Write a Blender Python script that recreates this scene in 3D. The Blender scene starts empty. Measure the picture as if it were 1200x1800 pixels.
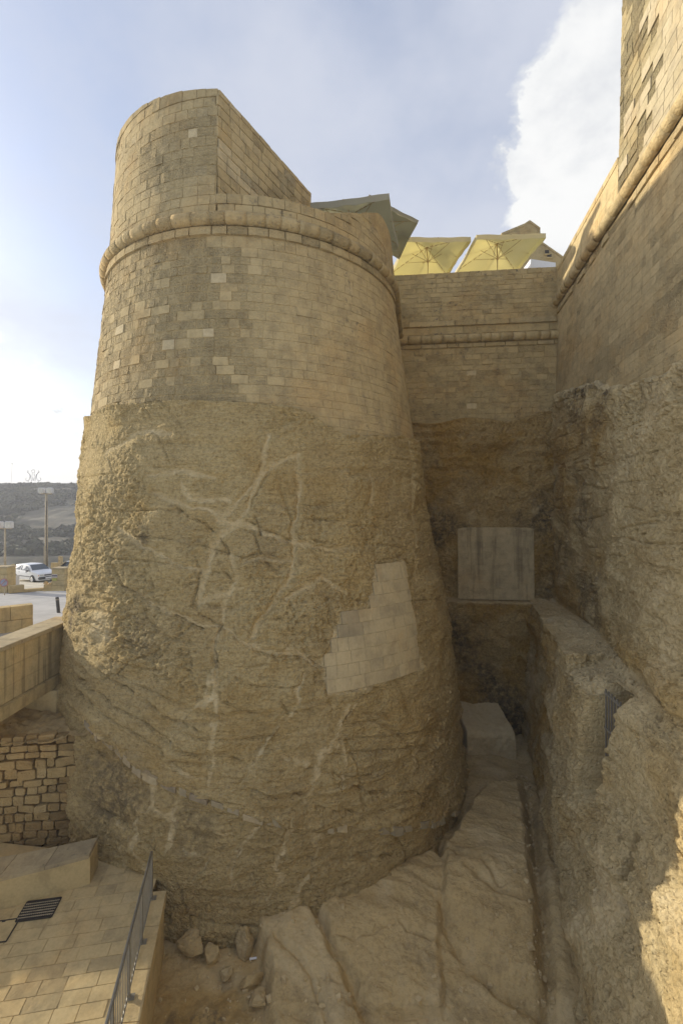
import bpy, math, random
import numpy as np
from mathutils import Matrix, Vector

R = math.radians
random.seed(11)
rng = np.random.default_rng(11)
scene = bpy.context.scene
COL = scene.collection

# ------------------------------------------------------------------ camera
F = 800.0                       # focal length in photo pixels (1200 x 1800 frame)
cam_d = bpy.data.cameras.new("camera")
cam_d.sensor_fit = 'VERTICAL'
cam_d.sensor_height = 36.0
cam_d.sensor_width = 24.0
cam_d.lens = 16.0
cam_d.clip_start = 0.05
cam_d.clip_end = 4000
cam = bpy.data.objects.new("camera", cam_d)
cam.location = (0, 0, 0)
cam.rotation_euler = (R(90), 0, 0)
COL.objects.link(cam)
scene.camera = cam

# ------------------------------------------------------------------ light
SUN_EL, SUN_A = R(15.0), R(20.5)          # elevation; angle from -X towards +Y
SV = Vector((-math.cos(SUN_A) * math.cos(SUN_EL), math.sin(SUN_A) * math.cos(SUN_EL), math.sin(SUN_EL)))
sun_d = bpy.data.lights.new("sun", 'SUN')
sun_d.energy = 2.0
sun_d.angle = R(0.8)
sun_d.color = (1.0, 0.90, 0.73)
sun = bpy.data.objects.new("sun", sun_d)
sun.rotation_euler = SV.to_track_quat('Z', 'Y').to_euler()
sun.location = (-30, 10, 40)
COL.objects.link(sun)

scene.view_settings.view_transform = 'Standard'
scene.view_settings.look = 'None'
scene.view_settings.gamma = 1.0
scene.view_settings.exposure = 1.36
scene.cycles.use_denoising = True
scene.cycles.max_bounces = 8
scene.cycles.diffuse_bounces = 7

world = bpy.data.worlds.new("World")
scene.world = world
world.use_nodes = True


class NT:
    """small helper for node trees"""
    def __init__(s, tree):
        s.t = tree
        tree.nodes.clear()

    def n(s, kind, props=None, **ins):
        nd = s.t.nodes.new(kind)
        for k, v in (props or {}).items():
            setattr(nd, k, v)
        for k, v in ins.items():
            s.put(nd, k, v)
        return nd

    def put(s, nd, k, v):
        if k.startswith('i') and k[1:].isdigit():
            sock = nd.inputs[int(k[1:])]
        else:
            sock = nd.inputs[k.replace('_', ' ')]
        if isinstance(v, bpy.types.NodeSocket):
            s.t.links.new(v, sock)
        else:
            sock.default_value = v

    def math(s, op, a, b=0.0, c=0.0, clamp=False):
        nd = s.n('ShaderNodeMath', {'operation': op, 'use_clamp': clamp}, i0=a, i1=b, i2=c)
        return nd.outputs[0]

    def vmath(s, op, a, b=(0, 0, 0)):
        nd = s.n('ShaderNodeVectorMath', {'operation': op}, i0=a, i1=b)
        return nd.outputs['Value'] if op in ('DOT_PRODUCT', 'LENGTH') else nd.outputs[0]

    def smooth(s, v, a, b, lo=0.0, hi=1.0):
        nd = s.n('ShaderNodeMapRange', {'interpolation_type': 'SMOOTHSTEP'}, Value=v)
        nd.inputs[1].default_value = a
        nd.inputs[2].default_value = b
        nd.inputs[3].default_value = lo
        nd.inputs[4].default_value = hi
        return nd.outputs[0]

    def mix(s, f, a, b, mode='MIX'):
        nd = s.n('ShaderNodeMix', {'data_type': 'RGBA', 'blend_type': mode})
        for k, v in ((0, f), (6, a), (7, b)):
            if isinstance(v, bpy.types.NodeSocket):
                s.t.links.new(v, nd.inputs[k])
            else:
                nd.inputs[k].default_value = v if k == 0 else (tuple(v) + (1,) if len(v) == 3 else v)
        return nd.outputs[2]

    def noise(s, vec, scale, detail=4.0, rough=0.55, dist=0.0):
        nd = s.n('ShaderNodeTexNoise', Vector=vec, Scale=scale, Detail=detail, Roughness=rough, Distortion=dist)
        return nd.outputs[0]

    def link(s, a, b):
        s.t.links.new(a, b)


def build_world():
    t = NT(world.node_tree)
    sky = t.n('ShaderNodeTexSky', {'sky_type': 'NISHITA'})
    sky.sun_disc = False
    sky.sun_elevation = SUN_EL
    sky.sun_rotation = math.atan2(SV.x, SV.y)
    sky.air_density = 1.0
    sky.dust_density = 1.6
    sky.ozone_density = 2.0
    d = t.vmath('NORMALIZE', t.n('ShaderNodeTexCoord').outputs['Generated'])
    z = t.n('ShaderNodeSeparateXYZ', i0=d).outputs[2]
    # clouds: direction spread on a flat layer overhead so that they thin with height
    zc = t.math('MAXIMUM', z, 0.0)
    k = t.math('DIVIDE', 1.0, t.math('ADD', zc, 0.35))
    flat = t.n('ShaderNodeVectorMath', {'operation': 'SCALE'}, i0=d)
    t.link(k, flat.inputs['Scale'])
    pv = flat.outputs[0]
    big = t.noise(pv, 1.5, 9, 0.60, 0.15)
    fine = t.noise(pv, 5.5, 10, 0.62, 0.35)
    cl = t.math('ADD', t.math('MULTIPLY', big, 0.55), t.math('MULTIPLY', fine, 0.45))
    # one bank of cumulus to the right, a veil over the rest
    bank = Vector((0.78, 1.0, 0.84)).normalized()
    near = t.smooth(t.vmath('DOT_PRODUCT', d, tuple(bank)), 0.945, 0.995)
    bank2 = Vector((-0.80, 1.0, 0.18)).normalized()
    near2 = t.smooth(t.vmath('DOT_PRODUCT', d, tuple(bank2)), 0.88, 1.0)
    dens = t.math('ADD', cl, t.math('ADD', t.math('MULTIPLY', near, 0.30), t.math('MULTIPLY', near2, 0.09)))
    mask = t.smooth(dens, 0.635, 0.685)
    veil = t.smooth(t.noise(pv, 1.1, 7, 0.6), 0.32, 0.68, 0.30, 0.97)
    low = t.smooth(z, 0.0, 0.40, 0.95, 0.0)
    mixv = t.math('MAXIMUM', t.math('MAXIMUM', t.math('MULTIPLY', mask, 0.98), veil), low, clamp=True)
    shade = t.smooth(t.noise(pv, 3.4, 8, 0.6), 0.36, 0.60)
    white = t.mix(shade, (3.7, 3.8, 4.0), (5.1, 5.1, 5.05))
    veilc = t.mix(low, (3.35, 3.55, 4.1), (4.5, 4.6, 4.75))
    veilc = t.mix(mask, veilc, white)
    skyc = t.mix(1.0, sky.outputs[0], (1.3, 1.25, 1.3), 'MULTIPLY')
    col = t.mix(mixv, skyc, veilc)
    # the wide pale glow of a low sun in hazy air
    ds = t.math('MAXIMUM', t.vmath('DOT_PRODUCT', d, tuple(SV)), 0.0)
    glow = t.math('ADD', t.math('MULTIPLY', t.math('POWER', ds, 8.0), 1.7), t.math('MULTIPLY', t.math('POWER', ds, 40.0), 18.0))
    gl = t.n('ShaderNodeVectorMath', {'operation': 'SCALE'}, i0=(1.0, 0.95, 0.84))
    t.link(glow, gl.inputs['Scale'])
    col = t.mix(1.0, col, gl.outputs[0], 'ADD')
    bg = t.n('ShaderNodeBackground', Color=col, Strength=0.0765)
    out = t.n('ShaderNodeOutputWorld')
    t.link(bg.outputs[0], out.inputs[0])


build_world()

# ------------------------------------------------------------------ pixels to points
def at(px, py, Y):
    return Vector(((px - 600) / F * Y, Y, (900 - py) / F * Y))


def atz(px, py, z):
    Y = z * F / (900 - py)
    return Vector(((px - 600) / F * Y, Y, z))


# ------------------------------------------------------------------ noise in numpy
_perm = np.random.default_rng(3).permutation(256).astype(np.int32)
_perm = np.concatenate([_perm, _perm, _perm])
_g = np.random.default_rng(5).normal(size=(256, 3)).astype(np.float32)
_g /= np.linalg.norm(_g, axis=1, keepdims=True)


def perlin(P, f=1.0, off=0.0):
    P = np.asarray(P, dtype=np.float32)
    sh = P.shape[:-1]
    P = P.reshape(-1, 3) * np.float32(f) + np.float32(off)
    i = np.floor(P).astype(np.int32)
    fr = P - i
    i &= 255
    w = fr * fr * fr * (fr * (fr * 6 - 15) + 10)
    out = np.zeros(len(P), np.float32)
    for dx in (0, 1):
        a = _perm[i[:, 0] + dx]
        wx = w[:, 0] if dx else 1 - w[:, 0]
        for dy in (0, 1):
            b = _perm[a + i[:, 1] + dy]
            wy = wx * (w[:, 1] if dy else 1 - w[:, 1])
            for dz in (0, 1):
                g = _g[_perm[b + i[:, 2] + dz]]
                wz = w[:, 2] if dz else 1 - w[:, 2]
                dot = g[:, 0] * (fr[:, 0] - dx) + g[:, 1] * (fr[:, 1] - dy) + g[:, 2] * (fr[:, 2] - dz)
                out += wy * wz * dot
    return (out * 1.5).reshape(sh)


def fbm(P, f, octv=4, gain=0.5, off=0.0):
    a, s = 1.0, 0.0
    for k in range(octv):
        s = s + a * perlin(P, f * 2.03 ** k, off + 17.3 * k)
        a *= gain
    return s


def sstep(x, a, b):
    t = np.clip((x - a) / (b - a), 0, 1)
    return t * t * (3 - 2 * t)


def poly_dist(U, V, line):
    """distance of the points (U, V) to a polyline"""
    best = np.full(U.shape, 1e9, np.float32)
    for (ax, ay), (bx, by) in zip(line[:-1], line[1:]):
        dx, dy = bx - ax, by - ay
        L = dx * dx + dy * dy + 1e-9
        t = np.clip(((U - ax) * dx + (V - ay) * dy) / L, 0, 1)
        d = (U - ax - t * dx) ** 2 + (V - ay - t * dy) ** 2
        np.minimum(best, d, out=best)
    return np.sqrt(best)


def in_poly(U, V, poly):
    U = np.asarray(U); V = np.asarray(V)
    ins = np.zeros(U.shape, bool)
    n = len(poly)
    for i in range(n):
        x0, y0 = poly[i]; x1, y1 = poly[(i + 1) % n]
        c = ((y0 > V) != (y1 > V)) & (U < (x1 - x0) * (V - y0) / (y1 - y0 + 1e-12) + x0)
        ins ^= c
    return ins


# ------------------------------------------------------------------ objects
def tag(o, label=None, cat=None, group=None, kind=None):
    if label: o['label'] = label
    if cat: o['category'] = cat
    if group: o['group'] = group
    if kind: o['kind'] = kind
    return o


def adopt(o, parent):
    if parent is not None:
        o.parent = parent
        o.matrix_parent_inverse = WM[parent.name].inverted()


WM = {}


def empty(name, loc=(0, 0, 0), rz=0.0, parent=None):
    o = bpy.data.objects.new(name, None)
    COL.objects.link(o)
    o.empty_display_size = 0.2
    o.location = loc
    o.rotation_euler = (0, 0, rz)
    WM[o.name] = Matrix.Translation(loc) @ Matrix.Rotation(rz, 4, 'Z')
    return o


def mesh_obj(name, me, mat, parent=None, local=False):
    o = bpy.data.objects.new(name, me)
    COL.objects.link(o)
    WM[o.name] = Matrix.Identity(4)
    if mat is not None and not me.materials:
        me.materials.append(mat)
    if parent is not None:
        o.parent = parent
        if not local:
            o.matrix_parent_inverse = WM[parent.name].inverted()
    return o


def set_attr(me, attrs):
    for k, v in (attrs or {}).items():
        a = me.attributes.new(k, 'FLOAT', 'POINT')
        if np.isscalar(v):
            v = np.full(len(me.vertices), v, np.float32)
        a.data.foreach_set('value', np.asarray(v, np.float32).ravel())


def py_mesh(name, V, Fc, attrs=None, smooth=False):
    me = bpy.data.meshes.new(name)
    me.from_pydata([tuple(map(float, v)) for v in V], [], Fc)
    set_attr(me, attrs)
    if smooth:
        me.polygons.foreach_set('use_smooth', [True] * len(me.polygons))
    me.update()
    return me


def grid_mesh(name, P, attrs=None, flip=False, smooth=True):
    """P: (n, m, 3) points -> quad grid"""
    n, m = P.shape[:2]
    me = bpy.data.meshes.new(name)
    me.vertices.add(n * m)
    me.vertices.foreach_set('co', np.ascontiguousarray(P, np.float32).ravel())
    i = np.arange(n * m, dtype=np.int32).reshape(n, m)
    q = np.stack([i[:-1, :-1], i[1:, :-1], i[1:, 1:], i[:-1, 1:]], -1).reshape(-1, 4)
    if flip:
        q = q[:, ::-1]
    k = len(q)
    me.loops.add(k * 4)
    me.loops.foreach_set('vertex_index', np.ascontiguousarray(q).ravel())
    me.polygons.add(k)
    me.polygons.foreach_set('loop_start', np.arange(0, k * 4, 4, dtype=np.int32))
    me.polygons.foreach_set('use_smooth', np.full(k, smooth))
    set_attr(me, attrs)
    me.update(calc_edges=True)
    me.validate()
    return me


class MB:
    """collects simple solids into one mesh"""
    def __init__(s):
        s.V, s.F = [], []

    def add(s, V, Fc):
        o = len(s.V)
        s.V += [tuple(v) for v in V]
        s.F += [tuple(i + o for i in f) for f in Fc]
        return s

    def box(s, c, d, rz=0.0, bev=0.0):
        x, y, z = d[0] / 2, d[1] / 2, d[2] / 2
        b = min(bev, x * .6, y * .6, z * .6)
        ca, sa = math.cos(rz), math.sin(rz)
        V = []
        if b > 0:
            rings = [(-z, b), (-z + b, 0), (z - b, 0), (z, b)]
        else:
            rings = [(-z, 0), (z, 0)]
        for (zz, i) in rings:
            pts = [(-x + i, -y + i), (x - i, -y + i), (x - i, y - i), (-x + i, y - i)]
            for (px, py) in pts:
                V.append((c[0] + px * ca - py * sa, c[1] + px * sa + py * ca, c[2] + zz))
        Fc = [(3, 2, 1, 0)]
        m = len(rings)
        for r in range(m - 1):
            for k in range(4):
                a = r * 4 + k; e = r * 4 + (k + 1) % 4
                Fc.append((a, e, e + 4, a + 4))
        t = (m - 1) * 4
        Fc.append((t, t + 1, t + 2, t + 3))
        return s.add(V, Fc)

    def prism(s, poly, z0, z1):
        n = len(poly)
        z0 = z0 if hasattr(z0, '__len__') else [z0] * n
        z1 = z1 if hasattr(z1, '__len__') else [z1] * n
        V = [(p[0], p[1], z0[i]) for i, p in enumerate(poly)] + [(p[0], p[1], z1[i]) for i, p in enumerate(poly)]
        Fc = [tuple(range(n - 1, -1, -1)), tuple(range(n, 2 * n))]
        for k in range(n):
            j = (k + 1) % n
            Fc.append((k, j, j + n, k + n))
        return s.add(V, Fc)

    def tube(s, path, r, n=8, closed=False):
        path = [Vector(p) for p in path]
        m = len(path)
        rr = r if hasattr(r, '__len__') else [r] * m
        V, Fc = [], []
        up = Vector((0, 0, 1))
        for i, p in enumerate(path):
            a = path[i - 1] if (i > 0 or closed) else p
            b = path[(i + 1) % m] if (i < m - 1 or closed) else p
            d = (b - a).normalized()
            x = d.cross(up)
            if x.length < 1e-3:
                x = d.cross(Vector((0, 1, 0)))
            x.normalize()
            y = x.cross(d).normalized()
            for k in range(n):
                t = 2 * math.pi * (k + .5) / n
                V.append(p + (x * math.cos(t) + y * math.sin(t)) * rr[i])
        for i in range(m if closed else m - 1):
            for k in range(n):
                a = i * n + k; b = i * n + (k + 1) % n
                c = ((i + 1) % m) * n + (k + 1) % n; e = ((i + 1) % m) * n + k
                Fc.append((a, b, c, e))
        if not closed:
            Fc.append(tuple(range(n - 1, -1, -1)))
            Fc.append(tuple((m - 1) * n + k for k in range(n)))
        return s.add(V, Fc)

    def lathe(s, prof, c=(0, 0, 0), n=20, axis='Z'):
        V, Fc = [], []
        for (r, z) in prof:
            for k in range(n):
                t = 2 * math.pi * k / n
                p = (r * math.cos(t), r * math.sin(t), z)
                if axis == 'Y':
                    p = (p[0], p[2], p[1])
                V.append((c[0] + p[0], c[1] + p[1], c[2] + p[2]))
        for i in range(len(prof) - 1):
            for k in range(n):
                Fc.append((i * n + k, i * n + (k + 1) % n, (i + 1) * n + (k + 1) % n, (i + 1) * n + k))
        Fc.append(tuple(range(n - 1, -1, -1)))
        Fc.append(tuple((len(prof) - 1) * n + k for k in range(n)))
        return s.add(V, Fc)

    def build(s, name, mat, parent=None, smooth=False, attrs=None, local=False):
        me = py_mesh(name, s.V, s.F, attrs, smooth)
        return mesh_obj(name, me, mat, parent, local)


# ------------------------------------------------------------------ materials
def new_mat(name):
    m = bpy.data.materials.new(name)
    m.use_nodes = True
    t = NT(m.node_tree)
    bs = t.n('ShaderNodeBsdfPrincipled')
    out = t.n('ShaderNodeOutputMaterial')
    t.link(bs.outputs[0], out.inputs[0])
    return m, t, bs


def plain(name, col, rough=0.6, metal=0.0, var=0.12, scale=6.0, bump=0.0):
    m, t, bs = new_mat(name)
    pos = t.n('ShaderNodeNewGeometry').outputs['Position']
    nz = t.noise(pos, scale, 6, 0.6)
    c = t.mix(t.smooth(nz, 0.3, 0.7), tuple(x * (1 - var) for x in col), tuple(min(1, x * (1 + var)) for x in col))
    t.put(bs, 'Base_Color', c)
    bs.inputs['Roughness'].default_value = rough
    bs.inputs['Metallic'].default_value = metal
    if bump:
        b = t.n('ShaderNodeBump', Strength=1.0, Distance=bump, Height=t.noise(pos, scale * 6, 6, 0.65))
        t.link(b.outputs[0], bs.inputs['Normal'])
    return m


def masonry_mat(name, dark, mid, pale, streak=0.25, rough=0.95, lich=0.35, bumpd=0.02, fscale=1.0, sx=2.2, sth=0.52):
    """block stone: attribute tone 0..1 (weathered..new), erode 0..1 (smooth..honeycombed)"""
    m, t, bs = new_mat(name)
    pos = t.n('ShaderNodeNewGeometry').outputs['Position']
    tone = t.n('ShaderNodeAttribute', {'attribute_name': 'tone'}).outputs['Fac']
    ero = t.n('ShaderNodeAttribute', {'attribute_name': 'erode'}).outputs['Fac']
    big = t.noise(pos, 0.55, 5, 0.6)
    med = t.noise(pos, 2.6, 6, 0.62)
    fin = t.noise(pos, 17 * fscale, 5, 0.6)
    c = t.mix(t.smooth(tone, 0.0, 0.55), dark, mid)
    c = t.mix(t.smooth(tone, 0.55, 1.0), c, pale)
    # large weather stains, warm and grey
    c = t.mix(t.math('MULTIPLY', t.smooth(big, 0.45, 0.68), 0.5), c, t.mix(1.0, c, (1.08, 0.93, 0.76), 'MULTIPLY'))
    c = t.mix(t.math('MULTIPLY', t.smooth(med, 0.42, 0.68), 0.75), c, t.mix(1.0, c, (0.72, 0.72, 0.74), 'MULTIPLY'))
    # rain streaks
    vs = t.n('ShaderNodeVectorMath', {'operation': 'MULTIPLY'}, i0=pos, i1=(sx, sx, 0.16)).outputs[0]
    st = t.smooth(t.noise(vs, 1.6, 6, 0.6), sth, sth + .2 if sth > .5 else sth + .12)
    c = t.mix(t.math('MULTIPLY', st, streak), c, t.mix(1.0, c, (0.55, 0.54, 0.53), 'MULTIPLY'))
    # lichen and grain
    li = t.smooth(t.noise(pos, 5.0, 8, 0.72), 0.56, 0.66)
    li = t.math('MULTIPLY', li, t.smooth(t.noise(pos, 0.33, 3, 0.5), 0.45, 0.65, 0.1, 1.0))
    c = t.mix(t.math('MULTIPLY', li, lich), c, (0.10, 0.092, 0.075))
    c = t.mix(t.smooth(fin, 0.35, 0.7, 0.0, 0.45), c, t.mix(1.0, c, (0.78, 0.76, 0.72), 'MULTIPLY'))
    t.put(bs, 'Base_Color', c)
    bs.inputs['Roughness'].default_value = rough
    bs.inputs['Specular IOR Level'].default_value = 0.15
    # relief: grain for every stone, worm-eaten honeycomb where eroded
    vo = t.n('ShaderNodeTexVoronoi', {'feature': 'F1'}, Vector=pos, Scale=13 * fscale, Randomness=1.0).outputs[0]
    pit = t.smooth(vo, 0.1, 0.55)
    vz = t.n('ShaderNodeVectorMath', {'operation': 'MULTIPLY'}, i0=pos, i1=(1.0, 1.0, 3.0)).outputs[0]
    rid_h = t.noise(vz, 5.5 * fscale, 8, 0.68, 0.6)
    vv = t.n('ShaderNodeVectorMath', {'operation': 'MULTIPLY'}, i0=pos, i1=(2.6, 2.6, 0.7)).outputs[0]
    rid_v = t.noise(vv, 5.5 * fscale, 8, 0.66, 0.5)
    pick = t.math('GREATER_THAN', ero, 0.82)
    rid = t.math('ADD', t.math('MULTIPLY', rid_v, pick), t.math('MULTIPLY', rid_h, t.math('SUBTRACT', 1.0, pick)))
    hw = t.math('ADD', t.math('MULTIPLY', pit, 0.55), t.math('MULTIPLY', rid, 2.6))
    h = t.math('ADD', t.math('MULTIPLY', fin, 0.35), t.math('MULTIPLY', t.math('MULTIPLY', ero, hw), 1.6))
    b = t.n('ShaderNodeBump', Strength=1.0, Distance=bumpd, Height=h)
    t.link(b.outputs[0], bs.inputs['Normal'])
    return m


def rock_mat(name, c0, c1, c2, vein=(0.68, 0.56, 0.34), dark=(0.13, 0.105, 0.07), bumpd=0.055, pit=0.6, mot=0.6):
    """rock: attributes vein (pale lime mortar), stain (black crust), ochre"""
    m, t, bs = new_mat(name)
    pos = t.n('ShaderNodeNewGeometry').outputs['Position']
    av = t.n('ShaderNodeAttribute', {'attribute_name': 'vein'}).outputs['Fac']
    ad = t.n('ShaderNodeAttribute', {'attribute_name': 'stain'}).outputs['Fac']
    ao = t.n('ShaderNodeAttribute', {'attribute_name': 'ochre'}).outputs['Fac']
    big = t.noise(pos, 0.42, 6, 0.6, 0.4)
    med = t.noise(pos, 2.1, 7, 0.65, 0.3)
    fin = t.noise(pos, 11.0, 7, 0.68)
    c = t.mix(t.smooth(big, 0.36, 0.66), c0, c1)
    c = t.mix(t.smooth(med, 0.42, 0.75, 0.0, 0.75), c, c2)
    c = t.mix(t.math('MULTIPLY', ao, t.smooth(med, 0.25, 0.7, 0.35, 1.0)), c, (0.46, 0.285, 0.075))
    c = t.mix(t.smooth(fin, 0.45, 0.62, 0.0, mot), c, t.mix(1.0, c, (0.62, 0.60, 0.56), 'MULTIPLY'))
    li = t.smooth(t.noise(pos, 3.4, 9, 0.75), 0.57, 0.66, 0.0, mot * .8)
    c = t.mix(li, c, t.mix(1.0, c, (0.55, 0.55, 0.57), 'MULTIPLY'))
    sd = t.math('MULTIPLY', ad, t.smooth(t.noise(pos, 4.5, 8, 0.72), 0.36, 0.60))
    c = t.mix(sd, c, dark)
    ve = t.math('MULTIPLY', av, t.smooth(t.noise(pos, 7.0, 6, 0.6), 0.25, 0.55, 0.35, 1.0))
    c = t.mix(ve, c, vein)
    t.put(bs, 'Base_Color', c)
    bs.inputs['Roughness'].default_value = 0.97
    bs.inputs['Specular IOR Level'].default_value = 0.1
    vo = t.n('ShaderNodeTexVoronoi', {'feature': 'SMOOTH_F1'}, Vector=pos, Scale=16.0).outputs[0]
    h = t.math('ADD', t.math('MULTIPLY', fin, 1.5), t.math('MULTIPLY', t.smooth(vo, 0.05, 0.5), pit))
    vb = t.n('ShaderNodeVectorMath', {'operation': 'MULTIPLY'}, i0=pos, i1=(1.6, 1.6, 8.0)).outputs[0]
    h = t.math('ADD', h, t.math('MULTIPLY', t.noise(vb, 1.6, 7, 0.66, 0.8), 2.2))
    h = t.math('MULTIPLY', h, t.math('SUBTRACT', 1.0, t.math('MULTIPLY', av, 0.55)))
    b = t.n('ShaderNodeBump', Strength=1.0, Distance=bumpd, Height=h)
    t.link(b.outputs[0], bs.inputs['Normal'])
    return m


M = {}
M['drum'] = masonry_mat('weathered limestone', (0.38, 0.295, 0.155), (0.49, 0.385, 0.205), (0.57, 0.47, 0.285), 0.15, lich=0.6, bumpd=0.045)
M['back'] = masonry_mat('grey limestone', (0.40, 0.31, 0.155), (0.54, 0.42, 0.215), (0.62, 0.51, 0.30), 0.35, lich=0.85, bumpd=0.05)
M['right'] = masonry_mat('rendered limestone', (0.46, 0.36, 0.19), (0.58, 0.46, 0.25), (0.64, 0.53, 0.32), 0.3, lich=0.45, bumpd=0.06)
M['patch'] = masonry_mat('repair stone', (0.34, 0.29, 0.19), (0.50, 0.415, 0.25), (0.55, 0.46, 0.28), 0.3, lich=0.15, bumpd=0.008)
M['mortar'] = masonry_mat('lime mortar', (0.37, 0.285, 0.14), (0.47, 0.36, 0.18), (0.52, 0.41, 0.22), 0.2, bumpd=0.03)
M['rock'] = rock_mat('bastion rock', (0.56, 0.43, 0.21), (0.49, 0.37, 0.18), (0.58, 0.455, 0.235))
M['cliff'] = rock_mat('cliff rock', (0.64, 0.51, 0.275), (0.55, 0.43, 0.225), (0.67, 0.55, 0.32), pit=0.7, bumpd=0.042, mot=0.5)
M['backrock'] = rock_mat('stained rock', (0.54, 0.385, 0.165), (0.46, 0.33, 0.145), (0.58, 0.44, 0.22))
M['floor'] = rock_mat('ditch rock', (0.60, 0.47, 0.25), (0.55, 0.42, 0.215), (0.58, 0.48, 0.29), pit=0.2, bumpd=0.025, mot=0.4)
M['dry'] = masonry_mat('field stone', (0.25, 0.18, 0.085), (0.40, 0.295, 0.14), (0.47, 0.36, 0.19), 0.0, lich=0.4, bumpd=0.03)
M['paver'] = masonry_mat('paving stone', (0.40, 0.325, 0.19), (0.60, 0.475, 0.255), (0.64, 0.52, 0.30), 0.0, lich=0.25, bumpd=0.005)
M['cream'] = masonry_mat('cream cut stone', (0.40, 0.325, 0.185), (0.54, 0.43, 0.225), (0.60, 0.49, 0.28), 0.6, lich=0.15, bumpd=0.005)
M['streaky'] = masonry_mat('streaked cut stone', (0.46, 0.375, 0.21), (0.62, 0.50, 0.27), (0.66, 0.54, 0.31), 0.8, lich=0.15, bumpd=0.005, sx=4.0, sth=0.50)
M['coping'] = masonry_mat('grey coping', (0.34, 0.285, 0.185), (0.46, 0.38, 0.235), (0.54, 0.45, 0.29), 0.0, lich=0.5, bumpd=0.007)
M['soil'] = plain('dry earth', (0.42, 0.31, 0.15), 1.0, var=0.25, scale=3, bump=0.02)
M['dark'] = plain('shadowed gap', (0.06, 0.05, 0.04), 1.0)
M['gap'] = plain('earth in the joints', (0.25, 0.185, 0.10), 1.0)
M['steel'] = plain('grey painted steel', (0.27, 0.255, 0.215), 0.5, 0.3, var=0.1)
M['iron'] = plain('dark cast iron', (0.055, 0.047, 0.04), 0.7, 0.4)
M['asphalt'] = plain('pale worn concrete road', (0.40, 0.39, 0.37), 0.95, var=0.12, scale=0.8)
M['lot'] = plain('beige gravel lot', (0.52, 0.47, 0.36), 1.0, var=0.12, scale=1.5)
M['white'] = plain('white paint', (0.80, 0.80, 0.80), 0.35, var=0.02)
M['carwhite'] = plain('white car paint', (0.82, 0.82, 0.81), 0.25, var=0.02)
M['carblack'] = plain('black car paint', (0.02, 0.02, 0.022), 0.2, var=0.05)
M['rubber'] = plain('black rubber', (0.03, 0.03, 0.03), 0.85)
M['trim'] = plain('dark grey plastic', (0.06, 0.06, 0.062), 0.6)
M['glass'] = plain('tinted window glass', (0.10, 0.115, 0.125), 0.08)
M['lamp'] = plain('clear lamp lens', (0.6, 0.58, 0.5), 0.15)
M['orange'] = plain('orange lens', (0.7, 0.25, 0.05), 0.2)
M['alloy'] = plain('silver wheel', (0.6, 0.6, 0.6), 0.35, 0.6)
M['pole'] = plain('weathered tan pole', (0.42, 0.35, 0.24), 0.8, var=0.2)
M['wood'] = plain('pale timber', (0.50, 0.38, 0.20), 0.8, var=0.2)
M['signred'] = plain('faded red sign', (0.42, 0.20, 0.18), 0.5)
M['signblue'] = plain('faded blue sign', (0.30, 0.33, 0.42), 0.5)
M['signback'] = plain('pale sign plate', (0.62, 0.60, 0.58), 0.5)
M['signdark'] = plain('dark print', (0.10, 0.08, 0.12), 0.6)
M['signlime'] = plain('yellow green plate', (0.45, 0.48, 0.12), 0.5)
M['green'] = plain('green plastic', (0.05, 0.25, 0.12), 0.5)
M['print'] = plain('dark green print', (0.05, 0.075, 0.05), 0.8)


def fabric(name, col, trans):
    m = bpy.data.materials.new(name)
    m.use_nodes = True
    t = NT(m.node_tree)
    pos = t.n('ShaderNodeNewGeometry').outputs['Position']
    c = t.mix(t.smooth(t.noise(pos, 1.5, 5), 0.3, 0.7), tuple(x * .93 for x in col), col)
    a = t.n('ShaderNodeBsdfDiffuse', Color=c)
    b = t.n('ShaderNodeBsdfTranslucent', Color=trans + (1,))
    mx = t.n('ShaderNodeMixShader', Fac=0.6)
    t.link(a.outputs[0], mx.inputs[1]); t.link(b.outputs[0], mx.inputs[2])
    o = t.n('ShaderNodeOutputMaterial')
    t.link(mx.outputs[0], o.inputs[0])
    return m


M['canvas'] = fabric('cream parasol canvas', (0.84, 0.81, 0.66), (0.93, 0.85, 0.50))
M['canvaspale'] = fabric('pale grey parasol canvas', (0.62, 0.60, 0.50), (0.66, 0.63, 0.47))
M['canvasgrey'] = fabric('olive grey parasol canvas', (0.55, 0.52, 0.40), (0.60, 0.56, 0.38))

# ------------------------------------------------------------------ masonry
_fcache = {}


def block_faces(nu, nz):
    if (nu, nz) not in _fcache:
        fs = []
        for j in range(nz - 1):
            for i in range(nu - 1):
                a = j * nu + i
                fs.append((a, a + 1, a + nu + 1, a + nu))
        _fcache[(nu, nz)] = fs
    return _fcache[(nu, nz)]


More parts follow.
